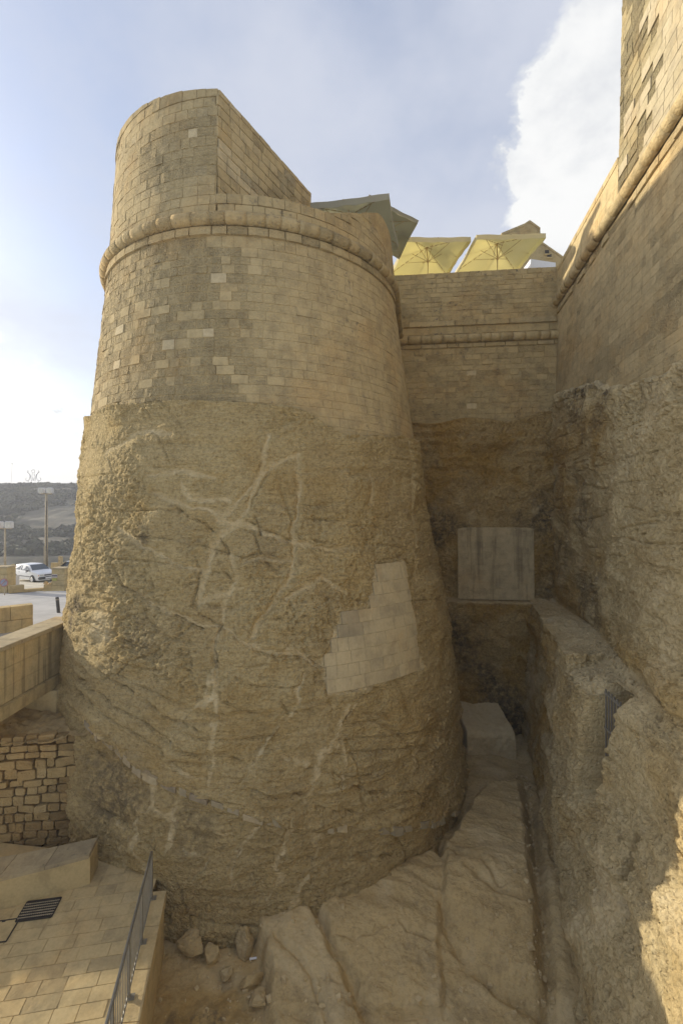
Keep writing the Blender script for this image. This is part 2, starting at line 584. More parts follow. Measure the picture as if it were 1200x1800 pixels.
def block(u0, u1, z0, z1, surf, d=0.03, tone=0.5, erode=0.2, bev=0.014, jit=0.004, back=0.03, prio=None, ztop=None):
    """one dressed stone standing d proud of the wall face surf(u, z, offset)"""
    w = u1 - u0
    nu_in = 3 if w > 0.3 else 2
    us = np.concatenate([[u0], np.linspace(u0 + bev, u1 - bev, nu_in), [u1]])
    zs = np.concatenate([[z0], np.linspace(z0 + bev, z1 - bev, 2), [z1]])
    U, Z = np.meshgrid(us, zs)
    D = np.full(U.shape, d)
    D[0, :] = D[-1, :] = -back
    D[:, 0] = D[:, -1] = -back
    n = rng.normal(size=U.shape)
    D[1:-1, 1:-1] += n[1:-1, 1:-1] * jit + rng.normal() * jit * 0.7
    D[1:-1, 1:-1] = np.maximum(D[1:-1, 1:-1], min(d, .004))
    U = U + rng.normal(size=U.shape) * jit * 0.5
    Z = Z + rng.normal(size=U.shape) * jit * 0.5
    if ztop is not None:
        Z = np.minimum(Z, ztop(U) - (z1 - Z) * .02)
    # broken corners
    for (j, i) in ((1, 1), (1, -2), (-2, 1), (-2, -2)):
        if rng.random() < 0.12 + 0.35 * erode:
            D[j, i] = max(D[j, i] - rng.random() * 0.03 * (0.4 + erode), min(d, .002))
    P = surf(U, Z, D)
    return dict(V=P.reshape(-1, 3), F=block_faces(U.shape[1], U.shape[0]), tone=tone, erode=erode,
                prio=(w * (z1 - z0) if prio is None else prio))


def place_blocks(name, blocks, mat, parent, limit=300):
    blocks = sorted(blocks, key=lambda b: -b['prio'])
    for b in blocks[:limit]:
        me = py_mesh(name, b['V'], b['F'], {'tone': b['tone'], 'erode': b['erode']})
        mesh_obj(name, me, mat, parent)
    rest = blocks[limit:]
    if rest:
        V, Fc, T, E = [], [], [], []
        o = 0
        for b in rest:
            V.append(b['V']); n = len(b['V'])
            Fc += [tuple(i + o for i in f) for f in b['F']]
            T.append(np.full(n, b['tone'])); E.append(np.full(n, b['erode']))
            o += n
        me = py_mesh(name, np.concatenate(V), Fc, {'tone': np.concatenate(T), 'erode': np.concatenate(E)})
        tag(mesh_obj(name, me, mat, parent), kind='stuff')


def lay(u0, u1, z0, z1, h, lmin, lmax, fn, hvar=0.12):
    """courses of stones; fn(ua, ub, za, zb) -> block or None"""
    out = []
    z = z0
    while z < z1 - h * 0.4:
        hh = h * (1 + rng.uniform(-hvar, hvar))
        zb = min(z + hh, z1)
        if z1 - zb < h * 0.5:
            zb = z1
        u = u0 - rng.random() * lmax * 0.6
        while u < u1:
            L = rng.uniform(lmin, lmax)
            ua, ub = max(u, u0), min(u + L, u1)
            if ub - ua > 0.1:
                b = fn(ua, ub, z, zb)
                if b is not None:
                    out.append(b)
            u += L
        z = zb
    return out


# =================================================================== BASTION
BZ = np.array([-13, -10.5, -6.7, -3.5, -1.0, 0.0, 3.2, 8.2, 13.0])
BR = np.array([7.8, 7.6, 7.28, 6.93, 6.52, 6.36, 5.92, 5.32, 5.0])
BCX = np.array([0.5, 0.5, 0.45, 0.4, 0.25, 0.2, 0.1, 0.0, 0.0]) - 3.3
BCY = 18.1
THN = R(-9.3)


def bast(th, z, off=0.0):
    """point on the battered, round-nosed outline; straight flank past THN"""
    r = np.interp(z, BZ, BR) + off
    k = np.where(th > THN, 1 / np.cos(np.clip(th - THN, 0, 1.0)), 1.0)
    cx = np.interp(z, BZ, BCX)
    return np.stack([cx + r * k * np.cos(th), BCY + r * k * np.sin(th), z + 0 * th], -1)


def bast_hit(px, py, off=0.0):
    """where the line of sight of a photo pixel meets the bastion: (theta, z, X, Y)"""
    dx, dz = (px - 600) / F, (900 - py) / F
    Y = np.linspace(6, 22, 3201)
    X, Z = dx * Y, dz * Y
    cx = np.interp(Z, BZ, BCX)
    th = np.arctan2(Y - BCY, X - cx)
    k = np.where(th > THN, 1 / np.cos(np.clip(th - THN, 0, 1.0)), 1.0)
    g = np.hypot(X - cx, Y - BCY) - (np.interp(Z, BZ, BR) + off) * k
    i = np.where(g < 0)[0]
    i = i[0] if len(i) else int(np.argmin(g))
    t = th[i]
    if t > 1.2:
        t -= 2 * math.pi
    return t, Z[i], X[i], Y[i]


SREF = 6.6                        # metres of arc for one radian, for features laid out on the rock


def feat(pts, ox=0, oy=0, sc=1.0):
    out = []
    for (x, y) in pts:
        t, z, _, _ = bast_hit(ox + x / sc, oy + y / sc)
        out.append((t * SREF, z))
    return out


def A(*pts): return feat(pts, 100, 700, 1.7143)      # read off enlargements of the photograph
def B(*pts): return feat(pts, 120, 1150, 2.4)
def G(*pts): return feat(pts)


bastion = empty('bastion', (-3.0, 18.1, -10.2))
tag(bastion, 'huge round limestone bastion on carved rock base, masonry drum with rolled cordon', 'bastion')

# rock line under the masonry
_rt = [bast_hit(x, y) for x, y in [(150, 742), (166, 734), (200, 718), (330, 708), (440, 711), (500, 719), (545, 730), (570, 752),
                                    (600, 767), (660, 770), (700, 768), (716, 774)]]
RT_T = np.array([-3.6] + [p[0] for p in _rt] + [0.0, 0.8])
RT_Z = np.array([_rt[0][1]] + [p[1] for p in _rt] + [_rt[-1][1] + 0.1, _rt[-1][1] + 0.3])


def rock_top(th):
    return np.interp(th, RT_T, RT_Z)


ROCK = {}


def rock_off(s_, z_):
    i = int(np.clip(np.searchsorted(ROCK['s'], s_), 0, len(ROCK['s']) - 1))
    tt = (ROCK['top'][i] - z_) / (ROCK['top'][i] + 11.2)
    j = int(np.clip(np.searchsorted(ROCK['t'], tt), 4, len(ROCK['t']) - 1))
    a = ROCK['d'][max(0, i - 4):i + 5, max(4, j - 4):j + 5]
    return float(np.median(a))


def bastion_rock():
    nt, nz = 760, 520
    th = np.concatenate([np.linspace(-3.6, -2.95, 30)[:-1], np.linspace(-2.95, 0.12, nt - 60), np.linspace(0.12, 0.78, 32)[1:]])
    TH = th[:, None] * np.ones((1, nz))
    top = rock_top(th)[:, None] + 0.05 * perlin(np.stack([th * 9, th * 0, th * 0], -1))[:, None]
    t = np.concatenate([np.zeros(4), np.linspace(0, 1, nz - 4)])[None, :]
    Z = top * (1 - t) + (-11.2) * t
    P = bast(TH, Z)
    N = np.stack([np.cos(TH), np.sin(TH), np.zeros_like(TH) + 0.1], -1)
    S, p = TH * SREF, P.astype(np.float32)
    # wobble used when drawing the features, so that they do not look ruled
    wob = perlin(p, 1.6) * 0.10 + perlin(p, 5.5) * 0.05
    wob2 = perlin(p, 1.7, 40) * 0.10 + perlin(p, 6.0, 60) * 0.045
    Uw, Zw = (S + wob).astype(np.float32), (Z + wob2).astype(np.float32)
    d = 0.09 * fbm(p, 0.30, 2)
    rmask = (0.12 + 0.88 * sstep(fbm(p, 0.40, 3, off=66), -0.25, 0.35)) * (0.55 + 0.45 * sstep(S, -16.0, -13.5))
    # hewn plates with broken edges
    q = fbm(p * np.array([1, 1, 1.7], np.float32), 0.75, 4, 0.5, off=4) * 4.5
    fr = q - np.floor(q)
    d += 0.030 * (np.floor(q) + sstep(fr, 0.42, 0.58)) * 0.9
    # near-level beds: soft ledges and long thin partings
    w = Z + 0.07 * S + 0.45 * perlin(p, 0.22, 12)
    bed = perlin(np.stack([w * 1.5, S * 0.13, Z * 0 + 1], -1))
    bedm = sstep(fbm(p, 0.5, 2, off=90), -0.3, 0.3)
    d += 0.055 * bed * bedm + 0.030 * perlin(np.stack([w * 5.2, S * 0.4, Z * 0 + 3], -1)) * (0.4 + 0.6 * bedm)
    d -= 0.085 * np.exp(-(bed / 0.040) ** 2) * sstep(fbm(p, 0.7, 2, off=31), -0.12, 0.2)
    jn = perlin(np.stack([S * 0.6 + 0.35 * Z + 0.4 * perlin(p, 0.5, 7), Z * 0.2, Z * 0 + 5], -1))
    d -= 0.085 * np.exp(-(jn / 0.026) ** 2) * sstep(fbm(p, 0.6, 2, off=41), -0.05, 0.25)
    d += (0.016 * perlin(p, 4.3, 3) + 0.013 * perlin(p, 8.3, 5) + 0.014 * perlin(p, 14.5, 15)) * rmask
    pits = sstep(perlin(p, 8.0, 21), 0.16, 0.36)
    d -= (0.055 * pits + 0.035 * sstep(perlin(p, 14.0, 121), 0.16, 0.32)) * rmask
    # deeper level erosion grooves low on the right
    mr = np.exp(-((Z + 7.0) / 0.9) ** 2) * sstep(S, -12.5, -10) * sstep(S, 0.5, -2)
    q2 = np.stack([Z * 5.0 + 0.5 * perlin(p, 0.6), S * 0.35, Z * 0], -1)
    d += 0.10 * perlin(q2) * mr + 0.05 * perlin(q2, 2.1) * mr
    ml = sstep(S, -12.0, -15.0) * sstep(Z, -2.6, -4.0) * sstep(Z, -8.0, -6.5)
    d += 0.075 * perlin(np.stack([w * 4.4, S * 0.35, Z * 0 + 8], -1)) * ml
    vein = np.zeros(d.shape, np.float32)
    stain = np.zeros(d.shape, np.float32)
    rag = fbm(p, 3.2, 3, 0.6, off=23)
    # smooth pale grooves in the upper half
    soft = [A((715, 170), (725, 250), (720, 350), (710, 420), (715, 480), (700, 540), (640, 640), (590, 720)),
            A((640, 110), (620, 200), (580, 330), (520, 390), (470, 440), (440, 540), (420, 620)),
            A((720, 170), (640, 200), (600, 250), (540, 320), (490, 370)),
            A((290, 280), (380, 320), (450, 330), (520, 370), (570, 380), (640, 410), (700, 430)),
            A((720, 440), (780, 445), (870, 455)), A((560, 490), (620, 490), (700, 485)),
            A((530, 470), (540, 540), (510, 600), (490, 690)),
            A((180, 390), (250, 440), (340, 490), (430, 520)),
            A((200, 560), (280, 620), (380, 660), (440, 690), (490, 690), (540, 720), (620, 760), (720, 775), (800, 800)),
            A((870, 580), (800, 540), (740, 570), (690, 610)),
            A((280, 230), (380, 220), (470, 240)), A((380, 260), (400, 300), (520, 310)),
            A((490, 690), (470, 740), (470, 800), (480, 860)),
            A((150, 170), (250, 110), (350, 105)), A((945, 235), (945, 310)), A((1030, 60), (1060, 200), (1080, 420), (1090, 560)),
            A((420, 620), (560, 570)), A((590, 720), (600, 690), (660, 620))]
    for ln in soft:
        dd = poly_dist(Uw, Zw, ln)
        wd = 0.085 + 0.05 * perlin(p, 0.9, 77)
        g = np.exp(-(dd / wd) ** 2)
        d = d * (1 - .8 * g) - 0.085 * g
        vein = np.maximum(vein, np.clip(0.42 + .25 * rag, 0, .6) * sstep(dd + .03 * rag, wd * 1.05, wd * 0.4))
    # hard dark cracks
    for ln in [A((200, 560), (280, 625), (380, 668), (440, 700)), A((400, 680), (330, 740), (240, 790), (140, 850)),
               A((150, 370), (160, 460), (200, 560)), A((590, 760), (680, 785), (760, 780), (800, 805)), A((490, 690), (470, 740), (478, 810)),
               A((560, 480), (640, 470), (700, 470)), A((800, 120), (760, 60), (680, 90)), B((660, 210), (740, 240), (810, 265)),
               B((600, 20), (620, 90)), A((60, 620), (150, 700), (250, 760)), A((430, 520), (400, 620), (480, 690)), B((0, 60), (120, 170), (260, 260), (420, 360), (560, 440)), B((20, 130), (160, 260), (330, 370), (470, 470)), B((120, 60), (260, 170), (400, 250), (560, 330)),
               B((650, 430), (760, 480), (900, 500)), B((760, 560), (860, 600), (980, 590)), B((1010, 480), (1190, 520)), G((600, 1380), (690, 1395), (790, 1372)), G((560, 1420), (660, 1432), (770, 1405)), G((470, 1500), (600, 1520), (730, 1490)),
               A((360, 330), (470, 400), (520, 470)), A((620, 410), (590, 330), (640, 200)), A((470, 450), (520, 560)), A((860, 120), (1050, 125)), A((240, 150), (420, 130), (560, 160)), B((990, 130), (880, 140), (700, 110)), A((575, 370), (700, 425)), A((730, 410), (850, 440))]:
        dd = poly_dist(Uw, Zw, ln)
        d -= 0.11 * np.exp(-(dd / 0.028) ** 2) * np.clip(.6 + 1.2 * rag, 0, 1.2)
    # lime-mortared seams in the lower half
    lime = [(B((600, 80), (630, 190), (620, 300), (610, 420), (600, 540)), .07), (B((590, 100), (575, 180), (560, 205), (600, 190), (625, 170)), .10),
            (B((560, 200), (480, 270), (440, 370), (420, 450), (500, 500), (580, 520)), .05),
            (B((990, 80), (955, 150), (965, 210), (910, 290), (830, 370), (790, 450), (730, 530)), .06),
            (B((1190, 210), (1140, 330), (1070, 430), (1040, 520), (1000, 620), (940, 700), (920, 800), (880, 900), (900, 960), (830, 1050)), .09),
            (B((1190, 330), (1160, 370), (1165, 450), (1160, 560), (1120, 680)), .05),
            (B((1050, 770), (1050, 850), (1010, 950), (960, 1020), (950, 1080)), .10),
            (B((350, 560), (340, 640), (280, 720), (270, 820), (300, 900)), .13), (B((440, 700), (420, 800), (390, 880)), .08),
            (B((800, 740), (740, 790), (690, 850), (650, 960)), .05), (B((740, 800), (700, 900), (690, 980)), .05),
            (B((180, 715), (260, 760)), .05), (B((220, 820), (220, 890)), .09), (B((780, 950), (790, 1030)), .03),
            (B((590, 840), (570, 910), (500, 970), (440, 960)), .04), (B((480, 830), (540, 840)), .05), (B((610, 760), (690, 770)), .06),
            (G((757, 1230), (742, 1290), (727, 1360)), .05), (G((640, 1210), (612, 1262), (590, 1312)), .04), (G((770, 1300), (800, 1310)), .05),
            (G((800, 1370), (780, 1430), (740, 1470)), .12), (G((540, 1340), (500, 1338)), .06), (G((170, 1290), (215, 1330)), .10),
            (B((380, 470), (470, 480), (560, 520)), .09), (B((330, 640), (420, 690), (470, 600)), .10), (B((110, 910), (240, 990)), .10),
            (G((560, 1170), (530, 1150), (505, 1142)), .07), (G((590, 1165), (568, 1150)), .06)]
    for ln, wd in lime:
        dd = poly_dist(Uw, Zw, ln)
        w2 = wd * np.clip(0.75 + 1.3 * perlin(p, 1.1, 31) + 0.8 * rag, 0.02, 2)
        g = sstep(dd, w2 * 1.05, w2 * 0.35)
        rub = perlin(p, 9.0, 13)
        d = d * (1 - 0.5 * g) + g * (0.01 + 0.03 * rub)
        vein = np.maximum(vein, g * np.clip(0.45 + 0.35 * rub + .35 * rag, 0, .85))
    # trodden patch where the parapet meets the rock
    for (cx, cy, rr, amp) in [(175, 1100, 0.55, 0.55), (150, 1130, 0.3, .3)]:
        (s0, z0), = G((cx, cy))
        dd = np.hypot(Uw - s0, Zw - z0)
        vein = np.maximum(vein, amp * sstep(dd, rr * 1.2, rr * 0.4))
    for (cx, cy, rr, amp) in [(250, 940, .35, .7), (130, 1085, .5, .9), (240, 1120, .6, .5), (190, 1400, 1.3, .75), (330, 1460, .8, .5), (330, 945, .5, .3),
                              (140, 1060, .3, .8), (470, 970, .5, .35), (450, 1300, .5, .2), (650, 1350, .8, .25), (560, 900, .7, .25)]:
        (s0, z0), = G((cx, cy))
        dd = np.hypot(Uw - s0, Zw - z0)
        stain = np.maximum(stain, amp * sstep(dd, rr * 1.3, rr * 0.3))
    # level slot and a square socket cut in the rock
    for (x0, y0, x1, y1, dep) in [(612, 831, 706, 837, .13), (608, 880, 650, 915, .07), (676, 842, 690, 850, .06)]:
        (a, zb), (c, za) = G((x0, y1), (x1, y0))
        k = sstep(Uw, a - .03, a + .03) * sstep(Uw, c + .03, c - .03) * sstep(Zw, zb - .03, zb + .03) * sstep(Zw, za + .03, za - .03)
        d -= dep * k
    # undercut below the mortared string of stones
    band = np.array(G(*BAND))
    zb = np.interp(S, band[:, 0], band[:, 1])
    d -= 0.12 * sstep(Z, zb + 0.05, zb - 0.25) * sstep(S, band[0, 0] - .4, band[0, 0] + .4)
    d += 0.12 * np.exp(-((Z - zb - .15) / 0.18) ** 2) * 0.5
    # the seat of the squared repair
    poly = G(*PATCH)
    ins = in_poly(S, Z, poly)
    dist = poly_dist(S.astype(np.float32), Z.astype(np.float32), poly + [poly[0]])
    edge = np.where(ins, 1, sstep(dist, 0.12, 0.0))
    d = d * (1 - edge) + edge * -0.03
    vein = np.maximum(vein, np.clip(.55 + .5 * rag, 0, .9) * np.where(ins, 1, sstep(dist + .05 * rag, 0.13, 0.02)))
    up_ = sstep(Z, -0.8, 2.2)
    lifted = 0.02 + 0.05 * np.logaddexp(0, (d + 0.05) / 0.05)
    d = d * (1 - up_) + lifted * up_
    # shelf under the masonry
    ROCK['s'], ROCK['t'], ROCK['top'], ROCK['d'] = th * SREF, t[0], top[:, 0], d.copy()
    d[:, :1] = -0.10
    d[:, 1:2] = 0.0
    d[:, 2:3] = np.minimum(d[:, 2:3] + .08, 0.06)
    d[:, 3:] += 0.12 * np.exp(-np.maximum(top - Z[:, 3:], 0) / .5)
    # broken away at the very left of the shelf
    P = P + N * d[..., None]
    ochre = 0.35 * sstep(fbm(p, 0.6, 3, off=50), 0.1, 0.55)
    me = grid_mesh('rock_base', P, {'vein': vein, 'stain': stain, 'ochre': ochre}, flip=True)
    return mesh_obj('rock_base', me, M['rock'], bastion)


BAND = [(150, 1268), (200, 1318), (250, 1362), (300, 1385), (370, 1412), (450, 1438), (530, 1455), (610, 1458), (700, 1458), (760, 1446), (806, 1420)]
PATCH = [(663, 1000), (711, 986), (738, 1171), (578, 1219), (569, 1158), (582, 1146), (582, 1127), (599, 1098), (599, 1081), (647, 1069), (655, 1046), (657, 1019)]
bastion_rock()


def bastion_masonry():
    def surf(U, Z, D): return bast(U / SREF, Z, D)
    # the mortar core behind the stones, down behind the rock shelf
    th = np.linspace(-3.7, 0.8, 260)
    zz = np.linspace(2.1, 8.3, 30)
    TH, ZZ = np.meshgrid(th, zz, indexing='ij')
    core = mesh_obj('wall_core', grid_mesh('wall_core', bast(TH, ZZ, -.002), {'tone': .45, 'erode': .2}, flip=True), M['mortar'], bastion)
    new = {}
    # pale replacement stones seen in the photograph
    pale = [(375, 488), (363, 582), (291, 606), (208, 585), (202, 638), (200, 456), (341, 236), (404, 410), (398, 450), (450, 450), (395, 517),
            (247, 556), (295, 549), (233, 628), (375, 640), (392, 658), (275, 640), (424, 660), (473, 664), (533, 549), (186, 700)]
    P = [(np.array(bast_hit(x, y, .03)[:2]) * (SREF, 1), i) for i, (x, y) in enumerate(pale)]

    def fn(ua, ub, za, zb):
        uc, zc = (ua + ub) / 2, (za + zb) / 2
        if zb < rock_top(uc / SREF) - 0.2:
            return None
        x = uc / SREF
        n1 = float(perlin(np.array([uc * .45, zc * .6, 3.0])))
        n2 = float(perlin(np.array([uc * .9, zc * 1.3, 9.0])))
        ero_zone = float(sstep(np.array(x), -1.25, -1.7))           # left half of the drum is honeycombed
        e = np.clip(0.15 + 0.75 * ero_zone * (rng.random() < 0.84) + 0.3 * n2, 0.05, 1)
        tone = np.clip(0.45 + 0.13 * n1 + rng.normal() * 0.035 + 0.05 * (1 - ero_zone), 0.05, 0.8)
        d = 0.009 + rng.normal() * 0.003
        if rng.random() < 0.03:
            tone = min(0.7, tone + 0.1); e = 0.05
        for q, i in P:
            if ua <= q[0] < ub and za <= q[1] < zb:
                tone = 0.9 if i < 7 else 0.58
                e = 0.03; d = 0.025
        if e > 0.5:
            tone += 0.12
        elif ero_zone > .5 and tone < .7:
            tone -= 0.09
        front = -abs(x + 1.75)
        g = 0.0012 if e < 0.5 else 0.005
        if x > -0.85: g *= 0.7
        return block(ua + g, ub - g, za + g * .8, zb - g * .8, surf, max(d, 0.004), tone, e, bev=0.004 + .008 * e, jit=0.0015 + 0.007 * e, prio=front)
    bl = lay(-3.55 * SREF, 0.62 * SREF, 1.9, 7.72, 0.262, 0.28, 0.58, fn)
    place_blocks('wall_stone', bl, M['drum'], bastion)
    # flat string course under the roll

    def fn2(ua, ub, za, zb):
        t = np.clip(0.5 + rng.normal() * .07, .2, .9)
        return block(ua + .004, ub - .006, za, zb, surf, 0.075, t, 0.25 + .5 * (rng.random() < .3), jit=.006, back=.04)
    place_blocks('string_stone', lay(-3.4 * SREF, 0.5 * SREF, 7.73, 7.99, 0.26, .5, .8, fn2), M['drum'], bastion)
    # the rolled cordon, stone by stone
    u = -3.4 * SREF
    zc, r = 8.2, 0.185
    while u < 0.45 * SREF:
        L = rng.uniform(.4, .75)
        us = np.linspace(u + .002, u + L - .002, 5)
        al = np.linspace(-1.75, 1.75, 9)
        rr = r * (1 + rng.normal() * .008)
        U, AL = np.meshgrid(us, al)
        prof = rr * np.ones_like(U)
        prof[:, [0, -1]] *= 0.996
        prof = prof * (1 + 0.006 * rng.normal(size=U.shape))
        V = bast(U / SREF, zc + prof * np.sin(AL) + rng.normal() * .003, 0.08 + prof * np.cos(AL))
        n = U.shape
        Fc = list(block_faces(n[1], n[0]))
        Fc += [tuple(j * n[1] for j in range(n[0])), tuple((n[0] - 1 - j) * n[1] + n[1] - 1 for j in range(n[0]))]
        me = py_mesh('cordon_stone', V.reshape(-1, 3), Fc, {'tone': float(np.clip(.48 + rng.normal() * .07, .1, .85)), 'erode': float(rng.choice([.15, .3, .6]))}, smooth=True)
        mesh_obj('cordon_stone', me, M['drum'], bastion)
        u += L
    # parapet above: tall to the left of the corner, low to the right
    THC = R(-92.5)
    up = [(-0.9950, 8.98), (-0.80, 9.4), (-0.50, 10.25), (0.8, 10.35)]

    def low_top(th): return float(np.interp(th, [-1.6] + [p[0] for p in up], [8.95] + [p[1] for p in up]))

    def vlow(U): return np.interp(U / SREF, [-1.6] + [p[0] for p in up], [8.95] + [p[1] for p in up])

    def vtall(U): return 12.1 + .5 * np.clip((THC - U / SREF) / 1.1, 0, 1)

    def tall_top(th): return 12.1 + 0.5 * min(1.0, max(0.0, (THC - th) / 1.1))
    # cores
    arc = np.linspace(-4.6, THC, 90)
    cheek_a = bast(np.array(THC), np.array(10.5), 0.0)[:2]
    cheek_b = np.array([-1.15, 17.25])
    rows = []
    for f in np.linspace(0, 1, 8):
        zz_ = np.array([8.25 + (tall_top(t) - .03 - 8.25) * f for t in arc])
        rows.append(bast(arc, zz_, -.002))
    mesh_obj('parapet_core', grid_mesh('parapet_core', np.stack(rows, 1), {'tone': .5, 'erode': .4}, flip=True), M['mortar'], bastion)
    base = [tuple(r[:2]) for r in bast(arc, arc * 0 + 12.6, -.03)]
    top_p = base + [tuple(cheek_b), (-1.6, 21.0)]
    MB().prism(top_p, 8.3, [tall_top(t) - .035 for t in arc] + [12.05, 12.05]).build('parapet_core', M['mortar'], bastion, attrs={'tone': .5, 'erode': .4})
    ths = np.linspace(THC + .002, 0.62, 50)
    o = np.array([bast(np.array(t), np.array(9.3), -.002)[:2] for t in ths])
    inn = np.array([bast(np.array(t), np.array(9.3), -0.75)[:2] for t in ths])
    V, Fc = [], []
    for i, t in enumerate(ths):
        zt_ = low_top(t) - .02
        V += [(o[i][0], o[i][1], 8.25), (o[i][0], o[i][1], zt_), (inn[i][0], inn[i][1], zt_), (inn[i][0], inn[i][1], 8.25)]
        if i:
            a = 4 * i - 4; b = 4 * i
            Fc += [(a, b, b + 1, a + 1), (a + 1, b + 1, b + 2, a + 2), (a + 2, b + 2, b + 3, a + 3)]
    Fc += [(0, 1, 2, 3)]
    mesh_obj('parapet_core', py_mesh('parapet_core', V, Fc, {'tone': .5, 'erode': .4}), M['mortar'], bastion)
    # terrace inside
    tp = [tuple(bast(np.array(t), np.array(8.3), -0.3)[:2]) for t in np.linspace(-4.6, .6, 60)] + [(4.0, 24.0), (-8, 24)]
    MB().prism(tp, 8.0, 8.3).build('terrace', M['mortar'], bastion, attrs={'tone': .5, 'erode': .1})

    def fn3(ua, ub, za, zb):
        uc, zc = (ua + ub) / 2, (za + zb) / 2
        x = uc / SREF
        if x < THC:
            top = tall_top(x)
        else:
            top = low_top(x)
        if za > top - .1: return None
        zt_fn = vtall if x < THC else vlow
        tmax = float(max(zt_fn(np.array(ua)), zt_fn(np.array(ub))))
        if tmax - zb < .12: zb = tmax + .001
        n1 = float(perlin(np.array([uc * .5, zc * .8, 30.0])))
        e = np.clip(.2 + .6 * n1 + .45 * (x > -2.1 and 9.6 < zc < 11.3 and x < THC), .05, 1)
        tone = np.clip(.5 + .2 * n1 + rng.normal() * .07, .1, .85)
        if zb >= top - .01: tone -= .12
        for q, i in P:
            if ua <= q[0] < ub and za <= q[1] < zb: tone, e = 1.0, .15
        g = .0015
        # nothing spans the corner
        cu = THC * SREF
        if ua < cu < ub:
            if uc < cu: ub = cu
            else: ua = cu
        return block(ua + g, ub - g, za + g, zb - g, surf, .012 + .004 * rng.normal() + (.02 if zb >= top - .01 else 0), tone, e, bev=.008, jit=.002 + .009 * e, ztop=zt_fn)
    place_blocks('parapet_stone', lay(-3.55 * SREF, THC * SREF, 8.4, 12.75, 0.29, .36, .68, fn3) +
                 lay(THC * SREF, .55 * SREF, 8.4, 10.5, 0.285, .36, .68, fn3), M['drum'], bastion)
    # the straight cheek of the embrasure
    dv = cheek_b - cheek_a
    L = np.linalg.norm(dv); dv = dv / L
    nv = np.array([dv[1], -dv[0]])

    def cheek(U, Z, D):
        return np.stack([cheek_a[0] + dv[0] * U + nv[0] * D, cheek_a[1] + dv[1] * U + nv[1] * D, Z + 0 * U], -1)

    def fn4(ua, ub, za, zb):
        uc, zc = (ua + ub) / 2, (za + zb) / 2
        n1 = float(perlin(np.array([uc * .7, zc * .9, 55.0])))
        tone = np.clip(.6 + .25 * n1 + rng.normal() * .1, .25, 1)
        if abs((zc - 9.3) + uc * .45 - 1.3) < .35 and rng.random() < .75: tone = .95
        e = .6 if (rng.random() < .35 and uc > 1.2) else .12
        return block(ua + .003, ub - .003, za + .003, zb - .003, cheek, .015, tone, e, jit=.004 + .005 * e)
    place_blocks('cheek_stone', lay(0.0, L, 8.4, 12.08, .285, .38, .66, fn4), M['drum'], bastion)
    # squared repair set into the rock
    poly = G(*PATCH)
    us = [p[0] for p in poly]; zs = [p[1] for p in poly]

    def surf_r(U, Z, D): return bast(U / SREF, Z, D - 0.03)

    def fn5(ua, ub, za, zb):
        zc = (za + zb) / 2
        uu = np.linspace(min(us), max(us), 400)
        ins = uu[in_poly(uu, uu * 0 + zc, poly)]
        if len(ins) < 8: return None
        ua, ub = max(ua, ins[0] + rng.normal() * .02), min(ub, ins[-1] + rng.normal() * .01)
        if ub - ua < .09: return None
        t = np.clip(.5 + rng.normal() * .1, .3, .95)
        if abs(ua - G((612, 1110))[0][0]) < .3 and abs(za - G((612, 1115))[0][1]) < .3: t = .12
        return block(ua + .0018, ub - .0018, za + .0018, zb - .0018, surf_r, .045, t, .06, jit=.0035, back=-.038, bev=.004)
    place_blocks('repair_stone', lay(min(us), max(us), min(zs), max(zs), .33, .26, .46, fn5, .03), M['patch'], bastion)
    # the mortared string of stones round the foot
    band = np.array(G(*BAND))
    s = band[0, 0]
    k = 0
    while s < band[-1, 0] - .2:
        w = rng.uniform(.2, .5); h = rng.uniform(.17, .28)
        zc = float(np.interp(s + w / 2, band[:, 0], band[:, 1])) + rng.normal() * .02
        sl = float(np.interp(s + w, band[:, 0], band[:, 1]) - np.interp(s, band[:, 0], band[:, 1])) / w

        def sb(U, Z, D, s0=s, sl=sl, w=w, ro=rock_off(s + w / 2, zc)): return bast(U / SREF, Z + (U - s0 - w / 2) * sl, D + ro)
        k += 1
        if k not in (7, 15, 24) or True:
            if k > 12 and rng.random() < .3:
                s += w; continue
            tone = float(np.clip(.1 + rng.normal() * .1, .0, .4))
            if k in (1, 8, 10): tone = -0.6
            b = block(s + .012, s + w - .012, zc - h / 2, zc + h / 2, sb, .025 + rng.normal() * .012, max(tone, 0), .1 if tone < 0 else .3, jit=.009, back=.15, bev=.03)
            me = py_mesh('string_stone', b['V'], b['F'], {'tone': b['tone'], 'erode': b['erode']})
            mesh_obj('string_stone', me, M['greystone'] if tone < 0 else M['patch'], bastion)
        s += w


M['greystone'] = plain('dark grey stone', (0.25, 0.20, 0.125), 0.9, var=.2, scale=8, bump=.01)
bastion_masonry()

# =================================================================== RIGHT WALL
WN = np.array([-0.9845, 0.1752])          # wall faces the ditch
WD = np.array([-0.1752, -0.9845])         # along the wall towards the camera
W0 = np.array([6.44 + .178 * 22.0, 22.0])


def rwall(U, Z, D):
    bat = np.where(Z < 10, (10 - Z) * 0.035, 0.0) - np.where(Z > 10, (Z - 10) * .02, 0)
    o = D + bat
    return np.stack([W0[0] + WD[0] * U + WN[0] * o, W0[1] + WD[1] * U + WN[1] * o, Z + 0 * U], -1)


UT = (22.0 - 15.04) / .9845               # where the high tower begins
UE = 15.5                                 # the near end, out of the frame
right = empty('rampart_wall', (9.5, 15, 3.5))
tag(right, 'tall right-hand limestone rampart with rolled cordon and patched tower end above it', 'wall')


